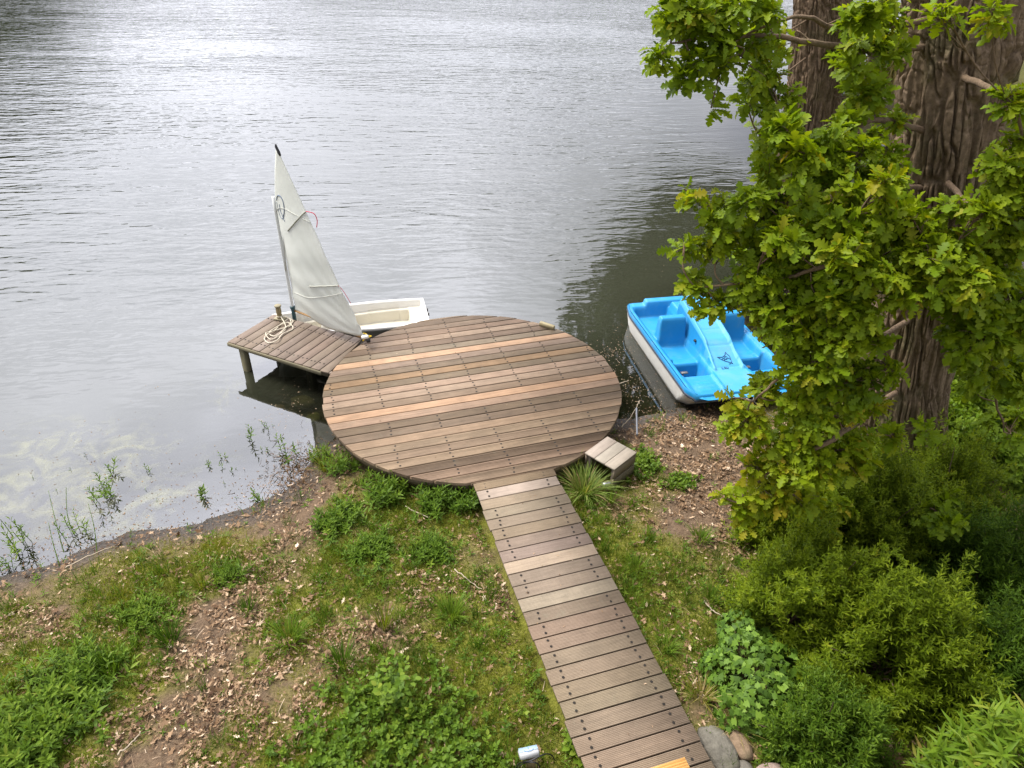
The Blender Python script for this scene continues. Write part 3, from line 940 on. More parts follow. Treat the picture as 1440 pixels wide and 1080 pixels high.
# hull below
def outline(inset, ystart, n=40):
    yy = np.linspace(0, 1, n); yb = ystart + (PL - ystart) * yy
    hw = p_half(np.linspace(0, PL, n)) - inset
    yl = yb + .16 * .2 * 3 * 0
    right = np.c_[hw, yb]; left = np.c_[-hw[::-1], yb[::-1]]
    P = np.concatenate([right, left])
    P[:, 1] += .096 * np.clip(1 - (P[:, 1] - ystart) / .5, 0, 1) ** 2
    return P
def loft(rings, close_bottom=True):
    n = len(rings[0]); V = np.concatenate(rings); j = np.arange(n); j2 = (j + 1) % n
    F = [np.stack([r * n + j, (r + 1) * n + j, (r + 1) * n + j2, r * n + j2], 1) for r in range(len(rings) - 1)]
    if close_bottom: F.append(list(range((len(rings) - 1) * n, len(rings) * n)))
    return V, F
def ring(inset, ys0, z, zb=None):
    P = outline(inset, ys0); zz = np.full(len(P), z)
    zz = zz - (.05 * smooth(.25, .0, P[:, 1]) if z > .2 else 0)
    return np.c_[P, zz]
V, Fc = loft([ring(-.004, -.004, .415), ring(-.014, -.02, .40), ring(-.012, -.015, .345)], False); build('rim', V, Fc, M_blue_gel, ped)
V, Fc = loft([ring(-.012, -.015, .345), ring(-.022, -.022, .338), ring(-.022, -.022, .318), ring(-.008, -.01, .31)], False); build('rubbing_strip', V, Fc, M_strip, ped)
V, Fc = loft([ring(-.008, -.01, .31), ring(.010, .10, .20), ring(.035, .26, .06), ring(.07, .42, -.07), ring(.2, .55, -.10)]); build('hull', V, Fc, M_hull_white, ped)
# pedals, levers
for sx in (-1, 1):
    mb = MB(); x0 = sx * .48
    mb.tube(np.array([[x0 - .17, .80, .17], [x0 + .17, .80, .17]]), .011, 8)
    for k, sg in ((-.09, 1), (.09, -1)):
        mb.tube(np.array([[x0 + k, .80, .17], [x0 + k, .80 + .07 * sg, .17 + .07 * sg]]), .009, 8)
        mb.box((x0 + k + .03, .80 + .07 * sg, .17 + .07 * sg), (.10, .055, .02), bev=.004)
    mb.build('pedals', M_metal, ped)
mb = MB(); mb.tube(np.array([[.32, 1.36, .30], [.345, 1.40, .40], [.36, 1.42, .46]]), .009, 8); mb.build('steering_lever', M_black, ped)
mb = MB(); mb.box((-.235, 1.30, .50), (.035, .05, .035), bev=.01); mb.build('steering_knob', M_black, ped)
mb = MB(); mb.tube(spline([(-.05, -.02, .33), (-.02, -.06, .33), (.03, -.06, .32), (.06, -.02, .33)], 16), .008, 8); mb.build('tow_eye', M_metal, ped, True)
mb = MB(); mb.tube(spline([(.03, -.06, .32), (.16, -.18, .20), (.36, -.34, .12)], 16), .006, 6); mb.build('tow_line', M_metal, ped, True)
# leaping fish mark and the little letters below it on the slide
def on_slide(a, b): return np.array([a, b, float(slide_z(np.array(b))) + .006])
mb = MB()
fish = [[(-.10, .83), (-.07, .80), (-.03, .765), (.02, .74), (.06, .72), (.085, .70), (.075, .725), (.085, .76), (.075, .80)],
        [(-.10, .83), (-.04, .822), (.0, .835), (.03, .86), (.05, .90), (.06, .87), (.08, .84), (.085, .80), (.07, .775)],
        [(-.045, .79), (-.02, .80), (.0, .79)], [(-.02, .77), (.005, .785), (.03, .775)], [(.0, .81), (.02, .825), (.045, .82)], [(.02, .79), (.045, .80), (.065, .79)],
        [(.06, .72), (.05, .705), (.03, .70)],
        [(-.09, .66), (-.105, .645), (-.10, .625), (-.08, .62)], [(-.06, .66), (-.065, .64), (-.05, .625), (-.045, .645), (-.06, .66)], [(-.03, .655), (-.03, .625), (-.012, .63), (-.012, .65)]]
for L_ in fish:
    mb.tube(spline([on_slide(*p) for p in L_], 18), .0042, 5)
mb.build('printed_mark', M_navy, ped)

# -------- sailing dinghy
M_gel = plain_mat('white_gelcoat', (.62, .60, .55), .3, .45, .05, scale=2.5, dirt=(.12, (.6, .55, .42)))
M_cream = plain_mat('cream_gelcoat', (.56, .52, .42), .4, .4, .08, scale=2.5)
m, nt, out = mat_new('sail_cloth')
oc = coord(nt)
cc = mixc(nt, noise(nt, oc, 2.5, 5), (.70, .715, .66), (.78, .79, .74))
cc = mixc(nt, ramp(nt, noise(nt, oc, 1.6, 5, .6, 1.0), [(.55, 0.0), (.75, .35)]), cc, (.52, .52, .44))
p_ = principled(nt, None, cc, .55, .25, bump(nt, noise(nt, oc, 5, 4), .25, .02))
t_ = N(nt, 'ShaderNodeBsdfTranslucent'); nt.links.new(cc, t_.inputs['Color'])
mx = N(nt, 'ShaderNodeMixShader'); mx.inputs[0].default_value = .30
nt.links.new(p_.outputs[0], mx.inputs[1]); nt.links.new(t_.outputs[0], mx.inputs[2]); nt.links.new(mx.outputs[0], out.inputs['Surface'])
M_sail = m
M_alu = plain_mat('grey_spar', (.56, .57, .55), .45, .4, .1, 0.0)
M_dark = plain_mat('dark_teal_sleeve', (.015, .05, .055), .5, .4)
M_boom = plain_mat('wooden_boom', (.30, .18, .08), .5, .3, .2)
M_yel = plain_mat('yellow_line', (.75, .50, .03), .7, .2)
M_red = plain_mat('red_ribbon', (.62, .06, .10), .7, .2)

MAST = np.array([-3.33, 9.50]); DANG = R(14)
din = empty('sailing_dinghy', (MAST[0], MAST[1], 0), DANG)
tag(din, 'small white sailing dinghy with raised pale sail moored beside the jetty', 'sailing dinghy')
S0, S1 = -.36, 2.0
GZ = .385
def d_half(s):
    return np.interp(s, [-.36, -.1, .3, .7, 1.2, 1.6, 2.0], [.27, .325, .39, .43, .455, .45, .42])
def d_floor(s): return .07 + .10 * np.clip((.2 - s) / .56, 0, 1) ** 2
def din_z(s, t):
    a = np.abs(t); hw = d_half(s)
    z = d_floor(s) + 0 * t
    z = np.where((a > hw - .13) & (s > .02), .24 + .02 * (s - .5), z)         # side tanks
    z = np.where(s > 1.74, .275, z)                                             # stern tank
    z = np.where(s < -.05, .30, z)                                              # bow tank
    z = np.where((s > .60) & (s < .82), .285, z)                                # thwart
    z = np.where((a < .035) & (s > .36) & (s <= .62), .30, z)                    # daggerboard case
    z = np.where((a > hw - .055), GZ, z)
    z = np.where((s > S1 - .05) | (s < S0 + .05), GZ, z)
    z = z + np.where(z > .37, .02 * np.cos((s - .8) / 1.3) - .01 + .03 * smooth(.2, -.36, s), 0)
    return z
ss = np.linspace(S0, S1, 181); u = np.linspace(-1, 1, 91)
T_ = u[None] * d_half(ss)[:, None]; S_ = np.repeat(ss[:, None], 91, 1); Z_ = din_z(S_, T_)
P = np.pad(Z_, 1, mode='edge'); Z_ = (P[1:-1, 1:-1] * 4 + P[:-2, 1:-1] + P[2:, 1:-1] + P[1:-1, :-2] + P[1:-1, 2:]) / 8
DV = np.stack([S_, T_, Z_], -1).reshape(-1, 3); fs = (ss[:-1] + ss[1:]) / 2; fu = (u[:-1] + u[1:]) / 2
FT = fu[None] * d_half(fs)[:, None]; FS = np.repeat(fs[:, None], 90, 1)
th_ = (FS > .59) & (FS < .83) & (np.abs(FT) < d_half(FS) - .05)
cs = (FS > .34) & (FS <= .59) & (np.abs(FT) < .055)
rim = (np.abs(FT) > d_half(FS) - .065) | (FS > S1 - .06) | (FS < S0 + .06)
for nm, keep, mt in (('thwart', th_ & ~rim, M_gel), ('daggerboard_case', cs, M_gel), ('gunwale', rim, M_gel), ('inner_shell', ~(th_ | cs | rim), M_cream)):
    v, f = compact(DV, sub_faces(91, 181, keep)); build(nm, v, f[:, ::1], mt, din, smooth_shade=True)
def d_ring(inset, s0, s1, z):
    s = np.linspace(s0, s1, 40); hw = d_half(np.linspace(S0, S1, 40)) - inset
    zz = z + (.02 * np.cos((s - .8) / 1.3) - .01 + .03 * smooth(.2, -.36, s) if z > .3 else 0 * s + .10 * smooth(.3, -.4, s))
    return np.concatenate([np.c_[s, hw, zz], np.c_[s[::-1], -hw[::-1], zz[::-1]]])
V, Fc = loft([d_ring(0, S0, S1, GZ), d_ring(-.012, S0 - .01, S1 + .01, GZ - .012), d_ring(-.012, S0 - .01, S1 + .01, GZ - .05), d_ring(.004, S0 + .004, S1 - .004, GZ - .055), d_ring(.05, S0 + .05, S1 - .02, .12), d_ring(.10, S0 + .12, S1 - .03, -.03), d_ring(.2, S0 + .3, S1 - .05, -.05)])
build('hull', V, Fc, M_gel, din, smooth_shade=False)
for dy in (.09, -.06):
    mb = MB(); mb.box((S1 + .02, dy, GZ - .05), (.035, .03, .06), bev=.006); mb.build('rudder_gudgeon', M_metal, din)
mb = MB(); mb.box((1.25, -.02, d_floor(np.array(1.25)) + .012), (.14, .035, .02), bev=.005); mb.build('toe_strap', M_gel, din)

# rig in world directions (dinghy frame is only used for parenting)
BU = np.array([cos(R(-34.53)), sin(R(-34.53))])
cD, sD = cos(-DANG), sin(-DANG)
def rig(uu, z, off=0.0):
    uu = np.asarray(uu, float); z = np.asarray(z, float)
    w = np.stack([BU[0] * uu - BU[1] * off, BU[1] * uu + BU[0] * off], -1)
    return np.stack([w[..., 0] * cD - w[..., 1] * sD, w[..., 0] * sD + w[..., 1] * cD, z + 0 * uu], -1)
mb = MB(); zz = np.linspace(.12, 2.34, 12); mb.tube(np.stack([rig(np.array(-.03), np.array(z)) for z in zz]), .023, 14); mb.build('mast', M_alu, din, True)
mb = MB(); mb.tube(np.stack([rig(np.array(-.03), np.array(z)) for z in (.36, .37, .6, .605)]), [.026, .030, .030, .026], 14)
mb.tube(np.stack([rig(np.array(-.03), np.array(z)) for z in (.60, .61, .645, .65)]), [.028, .038, .038, .028], 14); mb.build('mast_collar', M_dark, din, True)
# sail: tack, throat, peak, clew
TA = np.array([.02, .60]); TH = np.array([-.01, 2.26]); PK = np.array([.285, 3.09]); CLW = np.array([1.52, .63])
nu, nv = 33, 61
U_, V_ = np.meshgrid(np.linspace(0, 1, nu), np.linspace(0, 1, nv))
def sail_pt(a, b):
    """a across from luff to leech, b up"""
    a = np.asarray(a, float)[..., None]; b = np.asarray(b, float)[..., None]
    lu = TA + (TH - TA) * b; le = CLW + (PK - CLW) * b
    p = lu + (le - lu) * a
    p = p + np.array([.035, 0]) * np.sin(b * pi) * a - np.array([0, .055]) * (np.sin(a * pi) * (1 - b) ** 3)
    a, b = a[..., 0], b[..., 0]
    off = -.16 * np.sin(a * pi * .9) ** 1 * (1 - b * .55) * (.25 + b * (1 - b) * 3) + .02 * np.sin(a * 9 + b * 4) * (1 - b) - .05 * b * a + .016 * np.sin(26 * np.arctan2(b + .04, 1.06 - a)) * np.exp(-2.6 * np.hypot(b, 1 - a)) + .006 * np.sin(a * 3 + b * 31) * (1 - b)
    return rig(p[..., 0], p[..., 1], off)
SV = sail_pt(U_, V_)
F_ = grid_faces(nu, nv)
sail = build('sail', SV.reshape(-1, 3), F_, M_sail, din, smooth_shade=True)
sail.modifiers.new('thickness', 'SOLIDIFY').thickness = .003
def on_sail(a, b, d=.006):
    p = sail_pt(np.array(a), np.array(b)); e = 1e-3
    n_ = nrm(np.cross(sail_pt(np.array(a + e), np.array(b)) - p, sail_pt(np.array(a), np.array(b + e)) - p))
    return p, n_
def sail_line(ab, r, side=1, n=24):
    ab = spline(np.c_[np.array(ab, float), np.zeros(len(ab))], n)[:, :2]
    return np.array([on_sail(a, b)[0] + on_sail(a, b)[1] * side * .004 for a, b in ab])
M_seam = plain_mat('seam_tape', (.58, .58, .52), .6, .2); M_batten = plain_mat('batten_pocket', (.36, .36, .31), .6, .2)
for L_ in ([(0, .93), (.5, .80), (1, .63)], [(0, .18), (.5, .22), (1, .26)]):
    mb = MB(); mb.tube(sail_line(L_, 0, 1) - 0, .0035, 5); mb.build('seam', M_seam, sail)
mb = MB()
for sd in (1, -1): mb.tube(sail_line([(.42, .675), (.7, .68), (1.0, .685)], 0, sd), .010, 6)
mb.build('upper_batten', M_batten, sail)
mb = MB()
for sd in (1, -1): mb.tube(sail_line([(.52, .30), (.75, .30), (.98, .30)], 0, sd), .009, 6)
mb.build('lower_batten', M_batten, sail)
# class mark: two open arcs and a stroke
mb = MB()
for sd in (1, -1):
    c_ = (.42, .80)
    cm = [(.22, .935), (.36, .92), (.50, .875), (.54, .83), (.48, .79), (.40, .775)]
    mb.tube(sail_line(cm, 0, sd), .0055, 5)
    mb.tube(sail_line([(.20, .93), (.20, .86), (.24, .81), (.33, .775), (.42, .77)], 0, sd), .0032, 5)
    mb.tube(sail_line([(.34, .87), (.32, .83), (.36, .79), (.40, .74)], 0, sd), .0045, 5)
mb.build('sail_mark', plain_mat('sail_mark_navy', (.10, .14, .22), .6, .2), sail)
mb = MB(); q = np.array([on_sail(1.0, b)[0] for b in (.955, .97, 1.0)]); q = np.concatenate([q, [q[-1] + [0.0, 0, .03]]])
mb.tube(q, [.012, .020, .017, .010], 8); mb.build('peak_patch', M_black, sail, True)
mb = MB(); mb.tube(np.stack([rig(np.array(u_), np.array(z_), -.03) for u_, z_ in ((0, 1.25), (.10, 1.9), (.285, 3.05))]), .011, 8); mb.build('sprit', M_alu, din, True)
mb = MB(); mb.tube(np.stack([rig(np.array(u_), np.array(z_), .012) for u_, z_ in ((-.02, .575), (.7, .60), (1.56, .60))]), .018, 10); mb.build('boom', M_boom, din, True)
mb = MB()
b0 = on_sail(1.0, .685)[0]; mb.tube(spline([b0, b0 + [.10, -.02, -.03], b0 + [.13, -.03, -.12], b0 + [.11, -.03, -.22]], 14), .006, 5)
mb.build('upper_ribbon', M_red, sail, True)
mb = MB(); b0 = on_sail(.99, .30)[0]; mb.tube(spline([b0, b0 + [.06, .0, -.10], b0 + [.14, 0, -.30]], 14), .004, 5); mb.build('lower_ribbon', M_red, sail, True)
# end of the boom: block and yellow lines, clear of the deck boards
mb = MB(); ce = rig(np.array(1.56), np.array(.60))
mb.box(ce + [0, 0, .0], (.06, .05, .06), bev=.012); mb.build('boom_end', M_black, din)
mb = MB(); mb.box(ce + [-.04, .02, .05], (.10, .06, .05), bev=.015); mb.build('block', M_gel, din)
mb = MB(); mb.tube(spline([ce + [0, 0, .04], ce + [-.02, .14, .03], ce + [-.07, .28, -.04], ce + [-.10, .42, -.15]], 20), .010, 6)
mb.tube(spline([ce + [.0, .01, .04], ce + [.05, .12, .0], ce + [.0, .24, -.06]], 20), .008, 6)
mb.tube(spline([ce + [.02, -.01, -.02], ce + [-.03, .02, .04], ce + [-.07, .06, -.03]], 20), .010, 6)
mb.build('yellow_sheet', M_yel, din, True)
# ------------------------------------------------------------------ leaf templates (x across, y along, z up)
def strip_leaf(st, fold=.25, droop=.12):
    """st: list of (t, half width) -> folded blade with quads"""
    st = np.array(st, float); n = len(st)
    z = -droop * st[:, 0] ** 2
    mid = np.c_[np.zeros(n), st[:, 0], z]
    lf = np.c_[-st[:, 1], st[:, 0], z + st[:, 1] * fold]; rt = np.c_[st[:, 1], st[:, 0], z + st[:, 1] * fold]
    V = np.concatenate([lf, mid, rt]); j = np.arange(n - 1)
    F = np.concatenate([np.stack([j, j + n, j + n + 1, j + 1], 1), np.stack([j + n, j + 2 * n, j + 2 * n + 1, j + n + 1], 1)])
    return V, [F]


OAK = strip_leaf([(0, .006), (.10, .012), (.18, .08), (.25, .16), (.29, .06), (.38, .18), (.46, .29), (.50, .09), (.58, .22), (.69, .33), (.73, .12), (.82, .22), (.91, .19), (.94, .10), (1.0, .05)], .28, .18)
OAKCURL = strip_leaf([(0, .006), (.10, .012), (.18, .07), (.27, .14), (.32, .05), (.42, .17), (.50, .24), (.55, .08), (.66, .22), (.75, .26), (.79, .10), (.88, .17), (.95, .12), (1.0, .04)], .75, .5)
OAKLOW = strip_leaf([(0, .01), (.2, .12), (.33, .09), (.48, .25), (.58, .14), (.74, .28), (.88, .17), (1.0, .04)], .28, .18)
LANCE = strip_leaf([(0, .02), (.3, .13), (.6, .11), (1, .0)], .3, .15)
OVATE = strip_leaf([(0, .02), (.15, .2), (.4, .31), (.7, .24), (1, .02)], .2, .12)
BAMB = strip_leaf([(0, .008), (.12, .07), (.4, .09), (.75, .05), (1, .0)], .25, .35)
_iv = [(0, 0), (.5, .10), (.28, .34), (.42, .52), (.17, .62), (0, 1.0), (-.17, .62), (-.42, .52), (-.28, .34), (-.5, .10)]
IVY = (np.array([(x, y, -.15 * y * y + .12 * abs(x)) for x, y in _iv] + [(0, .42, 0.0)]), [np.array([[i, (i + 1) % 10, 10] for i in range(10)])])
BLADE = (np.array([(-.5, 0, 0), (.5, 0, 0), (-.42, .45, .0), (.42, .45, .0), (-.28, .8, -.10), (.28, .8, -.10), (0, 1.0, -.25)]), [np.array([[0, 1, 3, 2], [2, 3, 5, 4]]), np.array([[4, 5, 6]])])
_dl = [(0, -.5), (.16, -.2), (.42, -.1), (.2, .08), (.34, .34), (.1, .3), (0, .55), (-.12, .28), (-.36, .3), (-.18, .06), (-.4, -.14), (-.14, -.2)]
DEADLEAF = (np.array([(x, y, .35 * x * x + .25 * y * y + .12 * y * x) for x, y in _dl] + [(0, 0, .02)]), [np.array([[i, (i + 1) % 12, 12] for i in range(12)])])


def rand_dir(n):
    v = rng.normal(size=(n, 3)); return nrm(v)


def rep(a, k): return np.repeat(a, k, 0)


def rosettes(P, A, k, size, tpl, lean=(35, 85), droop=.25, up=.6, var0=None):
    """k leaves round each tip P with axis A"""
    n = len(P)
    ref = np.where(np.abs(A[:, 2:3]) > .9, [[1., 0, 0]], [[0, 0, 1.]])
    e1 = nrm(np.cross(A, ref)); e2 = np.cross(A, e1)
    ph = (np.arange(k)[None] * 2.4 + rng.uniform(0, 6.28, (n, 1)) + rng.normal(0, .25, (n, k)))
    th = np.radians(rng.uniform(lean[0], lean[1], (n, k)))
    rad = np.cos(ph)[..., None] * e1[:, None] + np.sin(ph)[..., None] * e2[:, None]
    d = np.cos(th)[..., None] * A[:, None] + np.sin(th)[..., None] * rad
    d[..., 2] -= droop * rng.uniform(.2, 1.2, (n, k))
    nr = A[:, None] * .7 + np.array([0, 0, up]) + rng.normal(0, .25, (n, k, 3))
    s = size * rng.uniform(.42, 1.2, (n, k))
    pos = P[:, None] + d * .012 - A[:, None] * (rng.uniform(0, .05, (n, k, 1)))
    V, F = place(tpl[0], tpl[1], pos.reshape(-1, 3), d.reshape(-1, 3), nr.reshape(-1, 3), s.ravel(), (s * rng.uniform(.8, 1.15, s.shape)).ravel())
    v = rng.uniform(0, 1, (n, k)) * .35 + (rng.uniform(0, 1, (n, 1)) if var0 is None else var0[:, None]) * .65
    return V, F, rep(v.ravel(), len(tpl[0]))


def sprigs(P, A, Ln, k, size, tpl, ang=(35, 65), bend=-.15, t0=.12, taper=.5, var0=None, stem=.0025):
    """shoots with k leaves up the stem"""
    n = len(P); Ln = np.broadcast_to(np.asarray(Ln, float), (n,))
    ref = np.where(np.abs(A[:, 2:3]) > .9, [[1., 0, 0]], [[0, 0, 1.]])
    e1 = nrm(np.cross(A, ref)); e2 = np.cross(A, e1)
    t = t0 + (1 - t0) * (np.arange(k) + .5) / k
    ph = np.arange(k)[None] * 2.4 + rng.uniform(0, 6.28, (n, 1))
    rad = np.cos(ph)[..., None] * e1[:, None] + np.sin(ph)[..., None] * e2[:, None]
    th = np.radians(np.linspace(ang[1], ang[0], k)[None] + rng.normal(0, 8, (n, k)))
    g = np.array([0, 0, 1.0])
    pos = P[:, None] + A[:, None] * (Ln[:, None] * t)[..., None] + g * (bend * Ln[:, None] * t ** 2)[..., None]
    d = np.cos(th)[..., None] * A[:, None] + np.sin(th)[..., None] * rad
    nr = A[:, None] * 1.0 + np.array([0, 0, .5]) + rng.normal(0, .15, (n, k, 3))
    s = size * (1 - taper * t[None] ** 2) * rng.uniform(.75, 1.2, (n, k))
    V, F = place(tpl[0], tpl[1], pos.reshape(-1, 3), d.reshape(-1, 3), nr.reshape(-1, 3), s.ravel())
    v0 = rng.uniform(0, 1, (n, 1)) if var0 is None else var0[:, None]
    v = np.clip(.6 * v0 + .25 * rng.uniform(0, 1, (n, k)) + .2 * t[None], 0, 1)
    out = [(V, F, rep(v.ravel(), len(tpl[0])))]
    if stem:
        ts = np.array([0, .5, 1.0]); sp = P[:, None] + A[:, None] * (Ln[:, None] * ts)[..., None] + g * (bend * Ln[:, None] * ts ** 2)[..., None]
        a3 = np.arange(3) * 2.094
        SV = sp[:, :, None] + stem * np.array([1, .8, .3])[None, :, None, None] * (np.cos(a3)[None, None, :, None] * e1[:, None, None] + np.sin(a3)[None, None, :, None] * e2[:, None, None])
        base = np.array([[r * 3 + q, r * 3 + (q + 1) % 3, r * 3 + 3 + (q + 1) % 3, r * 3 + 3 + q] for r in range(2) for q in range(3)])
        SF = (base[None] + (np.arange(n) * 9)[:, None, None]).reshape(-1, 4)
        out.append((SV.reshape(-1, 3), [SF], np.full(n * 9, .15)))
    return merge(out)


# ------------------------------------------------------------------ bark
def bark_mat(name, c0, c1, mossy=.3):
    m, nt, out = mat_new(name)
    oc = coord(nt)
    g = noise(nt, mapping(nt, oc, (7, 7, 1.6)), 3.0, 6, .65, .6)
    f = noise(nt, oc, 30, 5, .7)
    c = mixc(nt, g, c0, c1)
    c = mixc(nt, 1.0, c, ramp(nt, f, [(.3, .6), (.7, 1.3)]), 'MULTIPLY')
    mo = ramp(nt, noise(nt, oc, 2.6, 5, .65), [(.52, 0.0), (.72, 1.0)])
    c = mixc(nt, math_n(nt, 'MULTIPLY', mo, mossy), c, (.085, .10, .035))
    h = math_n(nt, 'ADD', g, math_n(nt, 'MULTIPLY', f, .5))
    principled(nt, out, c, .9, .15, bump(nt, h, .9, .02))
    return m


def trunk(name, pts, rad, mat, parent, seed, depth=.03, nth=220, nz=420, org=(0, 0, 0), scars=()):
    C = spline(pts, nz); r = np.interp(np.linspace(0, 1, nz), np.linspace(0, 1, len(rad)), rad)
    th = np.linspace(0, 2 * pi, nth, endpoint=False)
    TH_, Zi = np.meshgrid(th, np.linspace(0, 1, nz)); Lz = np.linalg.norm(np.diff(C, axis=0), axis=1).sum(); zz = Zi * Lz
    per = 44
    wx = (fbm(TH_ / (2 * pi) * 6, zz * 1.6, seed, 3, 6) - .5) * 1.7
    q = TH_ / (2 * pi) * per + wx
    a = np.abs(vnoise(q, zz * 3.0 + wx, seed + 3, per) - .5) * 2
    b = np.abs(vnoise(q * 2, zz * 3.2, seed + 5, per * 2) - .5) * 2
    furrow = np.minimum(smooth(.02, .34, a), .35 + .65 * smooth(.03, .45, b))
    cross = np.abs(vnoise(q * .8, zz * 9 + wx * 2, seed + 8, None) - .5) * 2
    dsp = depth * (furrow - .6) * 1.5 + depth * .30 * (smooth(.0, .18, cross) - .6) + depth * .35 * (fbm(q * 3, zz * 16, seed + 9, 3) - .5)
    bulge = .05 * (fbm(TH_ / (2 * pi) * 4, zz * .9, seed + 21, 3, 4) - .5)
    for zc, tc, w, amt in scars:
        dd = ((zz - zc) / w) ** 2 + (np.angle(np.exp(1j * (TH_ - tc))) * r[:, None] / w) ** 2
        dsp = dsp + amt * (np.exp(-dd) - 1.25 * np.exp(-dd * 5)) + .0
    flare = .30 * np.exp(-zz / .35) * (.5 + .5 * np.cos(TH_ * 4 + seed))
    rr = r[:, None] * (1 + bulge + flare) + dsp
    V = C[:, None] + rr[..., None] * np.stack([np.cos(TH_), np.sin(TH_), 0 * TH_], -1)
    i = np.arange(nz - 1)[:, None]; j = np.arange(nth)[None]; k = (j + 1) % nth
    Fc = np.stack([i * nth + j, i * nth + k, (i + 1) * nth + k, (i + 1) * nth + j], -1).reshape(-1, 4)
    return build(name, V.reshape(-1, 3) - np.array(org), Fc, mat, parent, smooth_shade=True)


M_bark = bark_mat('oak_bark', (.098, .068, .042), (.235, .172, .112), .5)
M_bark2 = bark_mat('oak_bark_brown', (.09, .060, .037), (.215, .152, .098), .25)
M_oak = leaf_mat('oak_leaf', [(0.0, (.070, .120, .005)), (.35, (.140, .215, .006)), (.7, (.215, .275, .009)), (.90, (.30, .27, .014)), (1.0, (.30, .16, .02))], .45)
M_oakd = leaf_mat('oak_leaf_far', [(0.0, (.020, .045, .006)), (.5, (.035, .075, .008)), (1.0, (.06, .10, .012))], .25)


def blobs_to_tips(B, per_area=1.0):
    """foliage clumps (photo px, py, distance Y, px radius, amount, tone) -> shoot tips and axes"""
    Ps = []; As = []; W = []; centers = []
    for px, py, Yd, rp, amt, tone in B:
        c = atY(px, py, Yd); dep = np.linalg.norm(c - [0, 0, CAM_H]); r = rp / F_PX * dep
        n = max(2, int(amt * 31 * r * r / .05)); r = max(r - .055, .03)
        ns = max(2, n // 5)
        sub_ = rand_dir(ns) * (rng.uniform(.25, 1, (ns, 1)) ** .5) * np.array([1, .9, .8]) * r
        v = sub_[rng.integers(0, ns, n)] + rng.normal(0, .032, (n, 3)) * np.array([1, 1, .6])
        p = c + v
        ax = nrm(v / r * .8 + np.array([0, -.15, .55]) + rng.normal(0, .3, (n, 3)))
        Ps.append(p); As.append(ax); W.append(np.clip(tone + rng.normal(0, .16, n), 0, 1)); centers.append((c, r, p))
    return np.concatenate(Ps), np.concatenate(As), np.concatenate(W), centers


def limbs(mb, centers, origin_fn, r0=.018, sub=.5, maxtw=14):
    for c, r, p in centers:
        o = origin_fn(c)
        mid = (o + c) / 2 + np.array([0, 0, -.06 * np.linalg.norm(c - o)]) + rng.normal(0, .05, 3)
        pts = spline([o, mid, c], 9)
        mb.tube(pts, np.linspace(r0 * rng.uniform(.7, 1.2), .006, 9), 5, cap=False)
        for q in p[:maxtw]:
            a = pts[rng.integers(5, 9)]
            mb.tube(spline([a, (a + q) / 2 + rng.normal(0, .02, 3), q], 4), np.array([.0045, .0035, .003, .002]), 3, cap=False)


# big oak -----------------------------------------------------------
base = at(1262, 672, .34); OB = np.array([base[0], base[1], H1(base[0], base[1]) - .1])
big = empty('oak_tree', OB); tag(big, 'big old oak with thick furrowed trunk and bright green leaves in the right foreground', 'tree')
def at_h(px, py, z0, z1, Y0):
    return atY(px, py, Y0)
ctr = [OB + [0.05, 0.0, 0], OB + [.02, 0, .3], atY(1268, 560, OB[1] + .05), atY(1290, 430, OB[1] + .05), atY(1318, 260, OB[1] + .05), atY(1342, 110, OB[1] + .05), atY(1356, 0, OB[1] + .05), atY(1362, -90, OB[1] + .05), atY(1366, -260, OB[1]), atY(1366, -420, OB[1])]
rad_px = [62, 60, 55, 56, 62, 72, 78, 78, 70, 62]
rads = []
for c_, rp in zip(ctr, rad_px):
    dep = (c_[1]) * cos(PITCH) + (CAM_H - c_[2]) * sin(PITCH)
    rads.append(rp / F_PX * dep)
Cb = spline(ctr, 60)
trunk('trunk', ctr, rads, M_bark, big, 3, .038, 480, 620, OB, scars=((4.15, -1.0, .13, .045), (2.0, -.7, .12, .04)))

